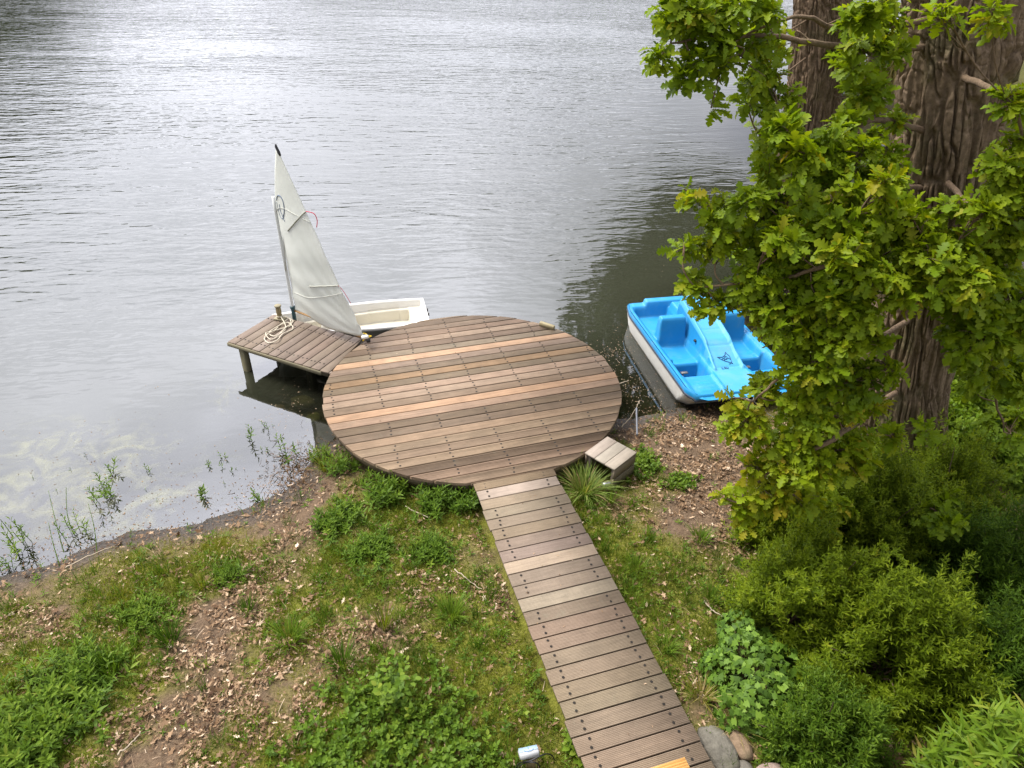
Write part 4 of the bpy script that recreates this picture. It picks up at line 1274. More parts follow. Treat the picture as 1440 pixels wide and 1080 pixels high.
BIG = [(945, 15, 5.2, 38, 1, .45), (990, 35, 5.2, 45, 1, .4), (1040, 25, 5.3, 50, 1, .45), (930, 78, 5.0, 20, 1.2, .45), (978, 98, 5.1, 34, 1, .4), (1035, 85, 5.2, 40, .8, .45), (1000, 152, 5.1, 12, 1.5, .5),
       (1080, 50, 5.5, 38, .8, .5), (1085, 120, 5.4, 35, .8, .5), (1050, 145, 5.3, 14, .8, .5), (1230, 15, 5.3, 40, .8, .5), (1225, 80, 5.6, 45, .8, .5), (1235, 140, 5.6, 35, .8, .5),
       (1150, 225, 5.3, 50, .8, .5), (1085, 225, 5.2, 32, .9, .5), (1205, 215, 5.0, 40, .8, .5), (1215, 265, 5.0, 50, .9, .5), (1130, 285, 5.0, 50, .9, .5), (1060, 300, 5.0, 42, .9, .5), (988, 280, 5.0, 32, .8, .62), (962, 266, 5.0, 12, .8, .6),
       (1010, 340, 4.9, 42, .9, .55), (962, 342, 4.9, 20, 1, .55), (972, 395, 4.9, 24, 1.1, .5), (1055, 385, 4.8, 44, .9, .5), (1120, 365, 4.8, 52, 1, .5), (1190, 330, 4.7, 52, 1, .5), (1240, 295, 4.6, 34, .8, .5),
       (1390, 335, 4.5, 45, .9, .55), (1345, 300, 4.5, 24, .9, .55), (1425, 205, 4.6, 30, .9, .6), (1420, 140, 4.6, 26, .9, .6), (1430, 265, 4.5, 34, .9, .55), (1395, 410, 4.4, 50, .9, .45), (1320, 395, 4.3, 34, .9, .6), (1225, 395, 4.4, 42, 1, .55),
       (1330, 20, 4.6, 22, .8, .5), (1395, 12, 4.6, 26, .8, .45), (1180, 425, 4.5, 55, 1, .5), (1110, 440, 4.6, 52, 1, .5), (1068, 440, 4.7, 32, .9, .6), (1000, 425, 4.8, 26, 1.1, .5), (1118, 486, 4.6, 28, .9, .68), (1140, 500, 4.5, 55, 1, .5),
       (1190, 480, 4.4, 40, 1, .6), (1238, 520, 4.4, 24, .9, .62), (1118, 555, 4.5, 40, 1, .62), (1074, 548, 4.6, 24, 1, .75), (1165, 570, 4.4, 45, .9, .55), (1052, 594, 4.5, 30, .9, .78), (1100, 635, 4.4, 45, .9, .7), (1165, 635, 4.4, 40, .8, .6),
       (1050, 655, 4.4, 28, .8, .8), (1215, 625, 4.4, 24, .7, .6), (1075, 690, 4.4, 40, .8, .8), (1125, 695, 4.4, 34, .7, .72), (1385, 470, 4.6, 38, .8, .35), (1420, 520, 4.8, 34, .6, .3),
       (1345, 360, 4.4, 34, .8, .6), (1290, 345, 4.5, 34, .9, .6), (1370, 540, 5.2, 28, .5, .3), (1260, 255, 5.0, 22, .8, .5), (1300, 365, 4.35, 36, 1, .6), (1355, 395, 4.3, 38, 1, .62), (1285, 310, 4.5, 24, .9, .6), (1340, 345, 4.4, 30, .9, .6), (1250, 60, 5.9, 26, .8, .55), (1255, 180, 5.7, 22, .8, .55), (1030, 560, 4.6, 12, 1, .75), (1415, 600, 5.4, 40, .5, .35), (1430, 420, 4.6, 40, .8, .4), (1020, 700, 4.4, 14, .8, .85), (1040, 720, 4.4, 26, .8, .8), (1110, 180, 5.3, 22, .6, .5), (1190, 165, 5.5, 26, .8, .5)]
BIG += [(1405, 250, 4.5, 36, .9, .6), (1370, 300, 4.4, 32, .9, .55), (1425, 330, 4.5, 34, .9, .6), (1360, 440, 4.5, 34, .9, .5), (1400, 470, 4.6, 38, .9, .5), (1425, 540, 4.7, 36, .9, .5), (1375, 510, 4.7, 32, .8, .5),
        (1285, 420, 4.3, 26, .9, .65), (1240, 470, 4.4, 26, .9, .6), (1230, 570, 4.4, 26, .9, .65), (1255, 610, 4.4, 22, .8, .6), (1300, 600, 4.5, 16, .7, .55), (1200, 560, 4.4, 34, .9, .65), (1190, 650, 4.3, 36, .9, .7), (1140, 665, 4.3, 34, .9, .75),
        (1245, 230, 5.2, 30, .9, .55), (1240, 30, 5.8, 30, .8, .55), (1120, 60, 5.6, 14, .8, .55), (1265, 300, 4.7, 24, .9, .6), (1170, 270, 4.9, 40, .9, .55), (1090, 330, 4.9, 40, .9, .55)]
for k in range(95):
    qx, qy = rng.uniform(1010, 1450), rng.uniform(170, 735)
    if qx < 1035 + 40 * abs(sin(qy * .021)) or (qx < 1140 and 400 < qy < 570): continue
    if 1262 < qx < 1405 and qy < 315: continue
    if 1215 < qx < 1345 and 440 < qy < 680 and rng.uniform() < .9: continue
    if qx > 1340 and qy > 560: continue
    BIG.append((qx, qy, rng.uniform(4.3, 5.3), rng.uniform(24, 42), .85, float(np.clip(.45 + .3 * (qy > 500) * (qx < 1180) + rng.normal(0, .1), 0, 1))))
P_, A_, W_, CT = blobs_to_tips(BIG)
hf = rng.uniform(0, 1, len(P_)) < .55
parts_ = [rosettes(P_[hf], A_[hf], 7, .122, OAK, (30, 92), .25, .6, W_[hf] * .95), rosettes(P_[~hf], A_[~hf], 8, .108, OAKCURL, (20, 95), .4, .5, np.clip(W_[~hf] * 1.05, 0, 1))]
# upper crown, above the picture: it shades the ground and shows in the water
def crown_tips(c, r, n, low=0.0):
    v = rand_dir(n) * (rng.uniform(.35, 1, (n, 1)) ** .45)
    k = fbm(v[:, 0] * 3 + 5, v[:, 1] * 3 + v[:, 2] * 2.2, 61, 3)
    v = v[k > .40]
    p = np.array(c) + v * np.array(r)
    ax = nrm(v + np.array([0, 0, .5]) + rng.normal(0, .3, v.shape))
    return p, ax
pc, ac = crown_tips((5.6, 6.9, 10.0), (3.2, 3.4, 2.4), 260)
kk = pc[:, 2] > 5.9 + .0 * pc[:, 1]
pc, ac = pc[kk], ac[kk]
parts_.append(rosettes(pc, ac, 7, .19, OAKLOW, (30, 88), .2, .6))
V, Fc, vr = merge(parts_)
build('crown', V - OB, Fc, M_oak, big, var=vr)
mb = MB()
MAIN = [[(1318, 60), (1180, 60, 5.6), (1060, 45, 5.3), (950, 60, 5.1)], [(1330, 20), (1200, 40, 5.7), (1130, 22, 5.5), (1030, 60, 5.2)], [(1312, 190), (1230, 170, 5.6), (1160, 205, 5.4), (1090, 215, 5.2)],
        [(1300, 270), (1200, 262, 5.2), (1100, 282, 5.0), (985, 285, 5.0)], [(1295, 360), (1200, 372, 4.7), (1110, 395, 4.7), (985, 412, 4.8)], [(1290, 450), (1205, 492, 4.6), (1120, 515, 4.5), (1062, 560, 4.5)],
        [(1275, 545), (1190, 605, 4.4), (1110, 650, 4.4), (1050, 690, 4.4)], [(1335, 250), (1390, 320, 4.7), (1425, 400, 4.5)], [(1350, 100), (1415, 140, 4.7), (1440, 215, 4.6)], [(1310, 330), (1345, 350, 4.7), (1300, 395, 4.4)],
        [(1330, 330), (1390, 420, 4.7), (1400, 520, 4.8), (1415, 600, 5.3)]]
MP = []
for L_ in MAIN:
    q0 = atY(L_[0][0], L_[0][1], OB[1] + .05); q0 = Cb[np.argmin(np.abs(Cb[:, 2] - q0[2]))]
    ln = spline([q0] + [atY(*q_) for q_ in L_[1:]], 26); ln[3:] += np.cumsum(rng.normal(0, .006, (23, 3)), 0)
    mb.tube(ln, np.linspace(.030, .006, 26), 6, cap=False); MP.append(ln[7:])
MP = np.concatenate(MP)
def near_branch(c):
    d_ = np.linalg.norm(MP - c, axis=1) + .5 * np.maximum(MP[:, 2] - c[2], 0); i = np.argmin(d_)
    return MP[i] if d_[i] < .8 else c + np.array([.03, .10, -.12])
limbs(mb, CT, near_branch, .006)
for k in range(9):
    t = pc[rng.integers(len(pc))]; mb.tube(spline([Cb[57], (Cb[57] + t) / 2 + [0, 0, .4], t], 12), np.linspace(.14, .015, 12), 7, cap=False)
mb.build('branches', M_bark2, big, True, loc=None)
bpy.data.objects[-1] if False else None
for o in list(big.children):
    if o.name.startswith('branches'):
        for v in o.data.vertices: v.co = (v.co[0] - OB[0], v.co[1] - OB[1], v.co[2] - OB[2])

# second oak at the water --------------------------------------------
b2 = at(1112, 400, .1); O2 = np.array([b2[0], b2[1], max(H1(b2[0], b2[1]), -.05) - .15])
sec = empty('oak_tree', O2); tag(sec, 'slimmer oak at the waterline behind the pedal boat, seen left of the big trunk', 'tree')
ct2 = [O2, atY(1118, 330, O2[1]), atY(1136, 190, O2[1]), atY(1152, 60, O2[1]), atY(1158, -40, O2[1]), atY(1166, -160, O2[1]), atY(1172, -300, O2[1])]
r2 = []
for c_, rp in zip(ct2, [44, 38, 35, 36, 37, 34, 26]):
    dep = c_[1] * cos(PITCH) + (CAM_H - c_[2]) * sin(PITCH); r2.append(rp / F_PX * dep)
trunk('trunk', ct2, r2, M_bark2, sec, 9, .034, 380, 420, O2)
C2 = spline(ct2, 50)
SEC = [(1075, 165, 10.2, 34, .5, .55), (1070, 110, 10.2, 30, .5, .55), (1210, 140, 11, 34, .5, .45), (1215, 230, 11, 30, .5, .45), (1060, 215, 10.4, 22, .5, .5), (1100, 250, 10.4, 30, .5, .5), (1075, 60, 10.5, 40, .4, .5), (1200, 60, 11.2, 40, .5, .5), (1245, 190, 11.4, 20, .4, .45),
       (1130, 340, 10.6, 40, .5, .4), (1200, 330, 10.8, 40, .5, .4), (1060, 360, 10.6, 30, .5, .4), (1210, 420, 10.6, 40, .6, .35), (1150, 430, 10.4, 40, .6, .35)]
P_, A_, W_, CT2 = blobs_to_tips(SEC)
parts_ = [rosettes(P_, A_, 7, .14, OAKLOW, (30, 88), .22, .6, W_ * .9)]
pc, ac = crown_tips((6.0, 12.4, 9.2), (3.6, 3.6, 3.0), 450)
kk = pc[:, 2] > 5.5; pc, ac = pc[kk], ac[kk]
parts_.append(rosettes(pc, ac, 7, .22, OAKLOW, (30, 88), .2, .6))
V, Fc, vr = merge(parts_); build('crown', V - O2, Fc, M_oak, sec, var=vr)
mb = MB()
limbs(mb, [(c - O2, r, p - O2) for c, r, p in CT2], lambda c: C2[np.argmin(np.abs(C2[:, 2] - O2[2] - c[2] * 1.05))] - O2, .018)
for k in range(8):
    t = pc[rng.integers(len(pc))] - O2; s_ = C2[44] - O2; mb.tube(spline([s_, (s_ + t) / 2 + [0, 0, .3], t], 10), np.linspace(.10, .012, 10), 6, cap=False)
mb.build('branches', M_bark2, sec, True)

# trees round the bay: seen as dark reflections in the water -----------
def bay_tree(x, y, c, r, n, lab, trunk_r=.25, size=.34):
    z = H1(x, y) - .2; o = np.array([x, y, z])
    t = empty('lakeside_tree', o); tag(t, lab, 'tree', 'trees along the far side of the bay')
    top = np.array([c[0], c[1], c[2] + r[2] * .4])
    pts = [o, o + (top - o) * .3 + [0, 0, .4], o + (top - o) * .7, top]
    V, Fc = tube(spline(pts, 14), np.linspace(trunk_r, trunk_r * .3, 14), 10); build('trunk', V - o, Fc, M_bark2, t, smooth_shade=True)
    pc, ac = crown_tips(c, r, n)
    V, Fc, vr = rosettes(pc, ac, 6, size, OAKLOW, (30, 88), .2, .6)
    build('crown', V - o, Fc, M_oakd, t, var=vr)
    mb = MB()
    for k in range(7):
        q = pc[rng.integers(len(pc))] - o; s_ = (o + (top - o) * rng.uniform(.4, .8)) - o
        mb.tube(spline([s_, (s_ + q) / 2 + [0, 0, .3], q], 8), np.linspace(.08, .01, 8), 5, cap=False)
    mb.build('branches', M_bark2, t, True)
bay_tree(9.9, 24.2, (6.7, 23.2, 7.9), (4.9, 4.3, 4.3), 4200, 'lakeside tree leaning out over the bay, nearest of those on the far side')
bay_tree(12.6, 27.0, (11.6, 26.0, 8.5), (4.6, 4.2, 4.6), 2000, 'lakeside tree standing behind the leaning one across the bay')
bay_tree(16.4, 24.0, (15.6, 23.0, 7.5), (4.2, 4.2, 4.5), 1600, 'lakeside tree at the inner corner of the bay')
bay_tree(14.2, 31.5, (9.2, 30.4, 8.2), (5.0, 4.2, 4.8), 3400, 'wide lakeside tree leaning far out over the water across the bay')
bay_tree(18.0, 34.5, (17.2, 34.0, 8.0), (4.6, 4.4, 4.8), 1500, 'round crowned lakeside tree farther out along the right shore')

# woods on the far shore
pp = []; aa = []
for k in range(560):
    az = -54 + 28 * rng.uniform() if k < 170 else -32 + 74 * (k - 170) / 390 + rng.normal(0, .2)
    D_ = np.interp(az, [-52, -44, -28.7, -19, -8, 0, 10.5, 41], [97, 107, 117, 150, 184, 205, 228, 236]) + rng.uniform(0, 12)
    x = D_ * sin(R(az)); y = D_ * cos(R(az))
    h = rng.uniform(13, 20) * (1 - .80 * smooth(-39, -25, az)) if k < 170 else rng.uniform(2.6, 4.2)
    w_ = h * .42 if k < 170 else 2.4
    p, a_ = crown_tips((x, y, h * .45), (w_, w_, h * .55), 130 if k < 170 else 34)
    pp.append(p); aa.append(a_)
V, Fc, vr = rosettes(np.concatenate(pp), np.concatenate(aa), 5, 1.5, OAKLOW, (30, 88), .2, .6)
tag(build('far_woods', V, Fc, M_oakd, var=vr), 'dark wood along the far shore, seen as a reflection in the water', 'woods', kind='stuff')
# reeds on the right shore far behind the trunks
n = 5200
t_ = rng.uniform(0, 1, n); rx = np.interp(t_, [0, .3, .6, 1], [14.2, 20, 24, 45]) + rng.normal(0, .9, n) + .8; ry = np.interp(t_, [0, .3, .6, 1], [30, 37, 46, 62]) + rng.normal(0, .9, n)
P_ = np.stack([rx, ry, np.maximum(hgt(rx, ry), -.1)], -1)
M_reed = leaf_mat('reed', [(0, (.10, .12, .03)), (.5, (.24, .21, .09)), (1, (.42, .34, .18))], .3)
V, Fc = place(BLADE[0], BLADE[1], P_, nrm(np.array([0, 0, 1.]) + rng.normal(0, .16, (n, 3))), rand_dir(n), rng.uniform(1.2, 2.2, n), np.full(n, .06))
tag(build('reed_bed', V, Fc, M_reed, var=rep(rng.uniform(0, 1, n), 7)), 'pale reed bed along the far right shore behind the trunks', 'reeds', kind='stuff')

# ------------------------------------------------------------------ shrubs at the lower right
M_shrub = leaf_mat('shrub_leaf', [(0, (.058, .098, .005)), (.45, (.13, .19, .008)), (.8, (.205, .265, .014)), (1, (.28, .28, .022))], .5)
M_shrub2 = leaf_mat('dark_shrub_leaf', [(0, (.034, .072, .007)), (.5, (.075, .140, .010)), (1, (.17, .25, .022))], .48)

M_laurel = leaf_mat('laurel_leaf', [(0, (.05, .095, .008)), (.5, (.11, .19, .012)), (1, (.22, .30, .03))], .45)


def dome(c, r, n, inner=.4, seed=1):
    v = rand_dir(n); v[:, 2] = np.abs(v[:, 2]) * 1.0 - .05
    lump = .52 + .95 * fbm(v[:, 0] * 2.6 + seed, v[:, 1] * 2.6 + v[:, 2] * 2, seed, 3)
    k = np.where(rng.uniform(0, 1, n) < inner, rng.uniform(.35, .85, n), rng.uniform(.85, 1.0, n)) * lump
    p = np.array(c) + v * np.array(r) * k[:, None]
    return p, v, k


def shrub(name, px, py, z, r, n, lab, mat, tpl=LANCE, size=.056, k=14, L=(.13, .27), tone=.5, ang=(30, 62), seed=1, cat='shrub', group=None, upw=.7):
    q = at(px, py, z); gz = H1(q[0], q[1]); o = np.array([q[0], q[1], gz])
    e = empty(name, o); tag(e, lab, cat, group)
    nb_ = max(24, n // 15)
    bp_, bv_, bk_ = dome(o, r, nb_, .12, seed)
    idx = np.repeat(np.arange(nb_), n // nb_); n = len(idx)
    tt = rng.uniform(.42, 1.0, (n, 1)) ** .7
    bdir = bp_ - o
    p = o + bdir[idx] * tt + rng.normal(0, 1, (n, 3)) * (.035 + .055 * (1.1 - tt)) + np.array([0, 0, 1.]) * (.07 * (1 - tt))
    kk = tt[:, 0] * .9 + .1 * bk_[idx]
    a = nrm(nrm(bdir)[idx] * .8 + np.array([0, 0, upw * .6]) + rng.normal(0, .42, (n, 3)))
    Ln = rng.uniform(L[0], L[1], n) * np.where(rng.uniform(0, 1, n) < .07, 1.8, 1.0)
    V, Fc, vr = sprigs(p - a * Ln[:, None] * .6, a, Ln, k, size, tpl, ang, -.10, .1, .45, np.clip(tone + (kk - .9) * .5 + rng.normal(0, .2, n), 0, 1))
    build('foliage', V - o, Fc, mat, e, var=vr)
    mb = MB()
    for i in rng.integers(0, n, 26):
        t = p[i] - o; mb.tube(spline([(rng.normal(0, .06), rng.normal(0, .06), -.05), t * np.array([.45, .45, .55]), t], 7), np.linspace(.012, .003, 7), 4, cap=False)
    mb.build('stems', M_bark2, e, True)
    return e


shrub('shrub', 1140, 850, .6, (.68, .66, 1.25), 2700, 'feathery yellow green shrub nearest the boardwalk, above the ivy', M_shrub, seed=2, tone=.55)
shrub('shrub', 1250, 930, .5, (.80, .68, 1.30), 3000, 'feathery green shrub in the middle of the thicket behind the bamboo', M_shrub, seed=3, tone=.48)
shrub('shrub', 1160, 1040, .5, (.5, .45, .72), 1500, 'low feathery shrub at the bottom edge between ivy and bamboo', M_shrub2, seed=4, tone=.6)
shrub('shrub', 1220, 760, .6, (.85, .62, 1.75), 3300, 'feathery shrub growing round the foot of the big oak', M_shrub, seed=5, tone=.5)
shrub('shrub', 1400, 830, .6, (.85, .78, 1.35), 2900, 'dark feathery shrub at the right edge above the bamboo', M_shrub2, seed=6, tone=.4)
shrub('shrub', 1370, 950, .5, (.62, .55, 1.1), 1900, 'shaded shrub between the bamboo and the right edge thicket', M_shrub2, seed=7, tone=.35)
shrub('shrub', 1110, 740, .5, (.58, .6, 1.25), 2000, 'yellowish shrub below the lowest oak twigs beside the grass', M_shrub, seed=8, tone=.7)
shrub('laurel_bush', 1400, 620, .5, (.9, .9, 1.2), 1300, 'broad leaved bush lit behind the oak trunk at the right edge', M_laurel, OVATE, .075, 9, (.2, .34), .7, (40, 75), 9, 'bush')
shrub('laurel_bush', 1350, 520, .4, (1.0, .9, 1.3), 1100, 'dark broad leaved bush farther back behind the oak trunk', M_laurel, OVATE, .075, 9, (.2, .34), .6, (40, 75), 10, 'bush')
shrub('laurel_bush', 1440, 470, .4, (1.1, 1.0, 1.5), 1000, 'tall leafy bush at the right edge behind the hanging oak leaves', M_laurel, OVATE, .09, 9, (.2, .34), .6, (40, 75), 12, 'bush')
shrub('laurel_bush', 1180, 470, .3, (1.0, .8, .9), 900, 'leafy bush on the bank between the pedal boat and the big trunk', M_shrub, OVATE, .08, 9, (.2, .34), .4, (40, 75), 13, 'bush')

shrub('shrub', 1320, 730, .6, (.7, .6, 1.6), 2400, 'feathery shrub right of the big oak foot, in front of the broad leaved bush', M_shrub, seed=15, tone=.5)
shrub('shrub', 1195, 690, .5, (.6, .5, 1.25), 1700, 'upright feathery shrub hiding the left side of the big oak foot', M_shrub, seed=16, tone=.6)
# ivy mound
M_ivy = leaf_mat('ivy_leaf', [(0, (.040, .080, .009)), (.5, (.090, .165, .016)), (.85, (.155, .245, .03)), (1, (.18, .28, .045))], .28, .5, .14)
q = at(1058, 950, .45); o = np.array([q[0], q[1], H1(q[0], q[1])])
ivy = empty('ivy', o); tag(ivy, 'mound of glossy ivy leaves right of the boardwalk above the stones', 'ivy')
n = 2000
v = rand_dir(n); v[:, 2] = np.abs(v[:, 2]); k = np.where(rng.uniform(0, 1, n) < .25, rng.uniform(.7, .95, n), 1) * (.50 + .95 * fbm(v[:, 0] * 3, v[:, 1] * 3 + v[:, 2], 71, 3))
p = v * k[:, None] * np.array([.38, .58, .38]) + np.array([.03, .0, -.02])
d = nrm(np.cross(v, rand_dir(n)) + np.array([-.2, -.5, -.35])); nr = nrm(v + np.array([-.1, -.2, .7]) + rng.normal(0, .3, (n, 3)))
V, Fc = place(IVY[0], IVY[1], p, d, nr, rng.uniform(.03, .078, n)); vr = rep(np.clip(rng.normal(.34, .26, n), 0, 1), len(IVY[0]))
mm = [(V, Fc, vr)]
n = 26; pz = np.array([.14, -.18, .26]) + rng.normal(0, .10, (n, 3)) * np.array([1, 1, .6]); V, Fc = place(OVATE[0], OVATE[1], pz, nrm(rng.normal(0, 1, (n, 3)) * [1, 1, .3]), nrm(np.array([0, -.2, 1]) + rng.normal(0, .3, (n, 3))), rng.uniform(.07, .11, n)); mm.append((V, Fc, rep(rng.uniform(.6, 1, n), len(OVATE[0]))))
V, Fc, vr = merge(mm); build('leaves', V, Fc, M_ivy, ivy, var=vr)
mb = MB()
for i in range(30):
    t = v[i] * k[i] * np.array([.32, .5, .33]); mb.tube(spline([(t[0] * .3, t[1] * .3, .0), t * [.7, .7, .6], t], 6), np.linspace(.006, .003, 6), 4, cap=False)
mb.build('vines', M_bark2, ivy, True)

# bamboo
M_bam = leaf_mat('bamboo_leaf', [(0, (.045, .095, .008)), (.5, (.11, .19, .012)), (.85, (.18, .25, .022)), (1, (.32, .25, .06))], .42)
q = at(1400, 1075, .9); o = np.array([q[0] + .05, q[1] - .1, H1(q[0], q[1])])
bam = empty('bamboo', o); tag(bam, 'clump of yellow green long leaved bamboo in the lower right corner', 'bamboo')
n = 260
v = rand_dir(n); v[:, 2] = np.abs(v[:, 2]) * 1.1
p = v * np.array([.50, .42, 1.05]) * rng.uniform(.75, 1.05, (n, 1)); a = nrm(v * .6 + np.array([-.1, -.2, .5]) + rng.normal(0, .3, v.shape))
V, Fc, vr = sprigs(p - a * .1, a, rng.uniform(.14, .28, n), 9, .15, BAMB, (30, 75), -.25, .1, .3, np.clip(rng.normal(.6, .25, n), 0, 1), .002); build('leaves', V, Fc, M_bam, bam, var=vr)
mb = MB()
for i in range(34):
    t = p[i]; mb.tube(spline([(rng.normal(0, .1), rng.normal(0, .1), -.05), t * [.6, .6, .6], t], 8), np.linspace(.006, .002, 8), 5, cap=False)
mb.build('canes', plain_mat('bamboo_cane', (.20, .17, .05), .4, .4), bam, True)
# ------------------------------------------------------------------ ground cover
M_grass = leaf_mat('grass_blade', [(0, (.075, .102, .012)), (.4, (.140, .172, .016)), (.75, (.220, .220, .026)), (.90, (.28, .23, .06)), (1, (.44, .34, .17))], .4)
M_lush = leaf_mat('lush_grass', [(0, (.036, .076, .007)), (.5, (.078, .145, .012)), (1, (.15, .225, .022))], .4)
M_herb = leaf_mat('herb_leaf', [(0, (.038, .078, .008)), (.5, (.088, .155, .014)), (.85, (.145, .22, .02)), (1, (.21, .26, .035))], .38)
M_dead = leaf_mat('dead_leaf', [(0, (.060, .030, .015)), (.3, (.16, .095, .048)), (.6, (.27, .175, .10)), (.85, (.42, .30, .19)), (1, (.58, .45, .32))], .1, .7, .15, (1, .9, .7))

co_, si_ = cos(YAW), sin(YAW)
def local_deck(x, y):
    dx, dy = x - DC[0], y - DC[1]
    return co_ * dx + si_ * dy, -si_ * dx + co_ * dy
def free(x, y, margin=.0):
    """not under the deck, the boardwalk or the box"""
    a, b = local_deck(x, y)
    on_deck = a * a + b * b < (DR - .12 + margin) ** 2
    on_walk = (a > WX0 - .02 - margin) & (a < WX1 + .02 + margin) & (b < -1.8)
    bx = (np.abs(x - 1.155) < .2) & (np.abs(y - 6.335) < .2)
    return ~(on_deck | on_walk | bx)


def scatter(n, x0=-5.4, x1=4.6, y0=2.2, y1=8.6):
    x = rng.uniform(x0, x1, n); y = rng.uniform(y0, y1, n)
    s = shore_sd(x, y); k = (s > .03) & free(x, y) & (np.abs(x) < .95 * y + 1.6)
    x, y, s = x[k], y[k], s[k]
    g, l = cover(x, y, s)
    return x, y, s, g, l


# short grass and moss
x, y, s, g, l = scatter(430000)
k = rng.uniform(0, 1, len(x)) < g * 1.05 * smooth(.15, .5, fbm(x * 3.5, y * 3.5, 91, 3) + g * .35)
x, y, g = x[k], y[k], g[k]; n = len(x)
P_ = np.stack([x, y, hgt(x, y) - .005], -1)
tall = fbm(x * 1.6, y * 1.6, 95, 3)
Ln = rng.uniform(.02, .075, n) * (.6 + 1.3 * np.clip(tall - .25, 0, 1)) * (.6 + .8 * g)
V, Fc = place(BLADE[0], BLADE[1], P_, nrm(np.array([0, 0, .75]) + rng.normal(0, .42, (n, 3))), rand_dir(n), Ln, rng.uniform(.003, .0065, n))
hue = np.clip(fbm(x * 1.1, y * 1.1, 97, 3) * 1.2 - .15 + rng.normal(0, .16, n), 0, 1)
tag(build('grass', V, Fc, M_grass, var=rep(hue, 7)), 'short mossy grass growing in patches over the bank', 'grass', kind='stuff')

# longer grass in tufts
x, y, s, g, l = scatter(4200)
k = rng.uniform(0, 1, len(x)) < .03 + .36 * smooth(.35, .95, g) ; x, y = x[k], y[k]
nb_ = 26; n = len(x) * nb_
X_ = rep(x, nb_) + rng.normal(0, .035, n); Y_ = rep(y, nb_) + rng.normal(0, .035, n)
k = free(X_, Y_, .02); X_, Y_ = X_[k], Y_[k]; hu = rep(np.clip(rng.normal(.45, .25, len(x)), 0, 1), nb_)[k]; n = len(X_)
P_ = np.stack([X_, Y_, hgt(X_, Y_) - .01], -1)
V, Fc = place(BLADE[0], BLADE[1], P_, nrm(np.array([0, 0, 1.0]) + rng.normal(0, .34, (n, 3))), rand_dir(n), rng.uniform(.06, .20, n), rng.uniform(.004, .008, n))
tag(build('long_grass', V, Fc, M_lush, var=rep(np.clip(hu + rng.normal(0, .12, n), 0, 1), 7)), 'longer darker grass tufts scattered through the bank', 'grass', kind='stuff')

# dead leaves
x, y, s, g, l = scatter(190000)
k = rng.uniform(0, 1, len(x)) < (l * .85 + .10) * smooth(.22, .62, fbm(x * 5, y * 5, 211, 3)) * 1.5; x, y = x[k], y[k]; n = len(x)
P_ = np.stack([x, y, hgt(x, y) + rng.uniform(.004, .045, n)], -1)
V, Fc = place(DEADLEAF[0], DEADLEAF[1], P_, nrm(rng.normal(0, 1, (n, 3)) * [1, 1, .35]), nrm(np.array([0, 0, 1.]) + rng.normal(0, .45, (n, 3))), (sz_ := np.clip(rng.lognormal(-3.45, .5, n), .012, .095)), sz_ * rng.uniform(.3, .75, n))
tag(build('leaf_litter', V, Fc, M_dead, var=rep(np.clip(rng.normal(.44, .27, n), 0, 1), 13)), 'curled tan dead leaves strewn over the brown earth', 'dead leaves', kind='stuff')
# leaves blown onto the boards
n = 75; aa_ = rng.uniform(-1.75, 1.75, n); bb_ = rng.uniform(-1.75, 1.75, n); w_ = rng.uniform(0, 1, n) < .35
aa_ = np.where(w_, rng.uniform(-.45, .38, n), aa_); bb_ = np.where(w_, rng.uniform(-5.2, -2.1, n), bb_); k = w_ | (aa_ ** 2 + bb_ ** 2 < 3.1); aa_, bb_ = aa_[k], bb_[k]; n = len(aa_)
P_ = np.stack([DC[0] + co_ * aa_ - si_ * bb_, DC[1] + si_ * aa_ + co_ * bb_, np.full(n, DECK_Z + .006)], -1)
V, Fc = place(DEADLEAF[0], DEADLEAF[1], P_, nrm(rng.normal(0, 1, (n, 3)) * [1, 1, .1]), nrm(np.array([0, 0, 1.]) + rng.normal(0, .15, (n, 3))), rng.uniform(.01, .035, n), rng.uniform(.006, .018, n))
tag(build('blown_leaves', V, Fc, M_dead, var=rep(np.clip(rng.normal(.5, .3, n), 0, 1), 13)), 'small dead leaf bits scattered over the deck and boardwalk boards', 'dead leaves', kind='stuff')
# straw and stalks
x, y, s, g, l = scatter(9000)
k = rng.uniform(0, 1, len(x)) < .10 + .4 * l; x, y = x[k], y[k]; n = len(x)
P_ = np.stack([x, y, hgt(x, y) + rng.uniform(.004, .03, n)], -1)
V, Fc = place(BLADE[0], BLADE[1], P_, nrm(rng.normal(0, 1, (n, 3)) * [1, 1, .16]), nrm(np.array([0, 0, 1.]) + rng.normal(0, .2, (n, 3))), rng.uniform(.03, .16, n), rng.uniform(.0015, .004, n))
tag(build('dry_straw', V, Fc, M_dead, var=rep(np.clip(rng.normal(.72, .2, n), 0, 1), 7)), 'dry stalks and straw lying on the bank', 'straw', kind='stuff')
# small weeds everywhere
x, y, s, g, l = scatter(8000)
k = rng.uniform(0, 1, len(x)) < .10 + .55 * smooth(.25, .8, g); x, y = x[k], y[k]; n = len(x)
P_ = np.stack([x, y, hgt(x, y) - .01], -1)
V, Fc, vr = sprigs(P_, nrm(np.array([0, 0, 1.]) + rng.normal(0, .25, (n, 3))), rng.uniform(.03, .13, n), 8, .05, LANCE, (35, 72), -.05, .1, .35, np.clip(rng.normal(.5, .25, n), 0, 1), .0015)
tag(build('small_weeds', V, Fc, M_herb, var=vr), 'small low weeds growing among the grass', 'weeds', kind='stuff')

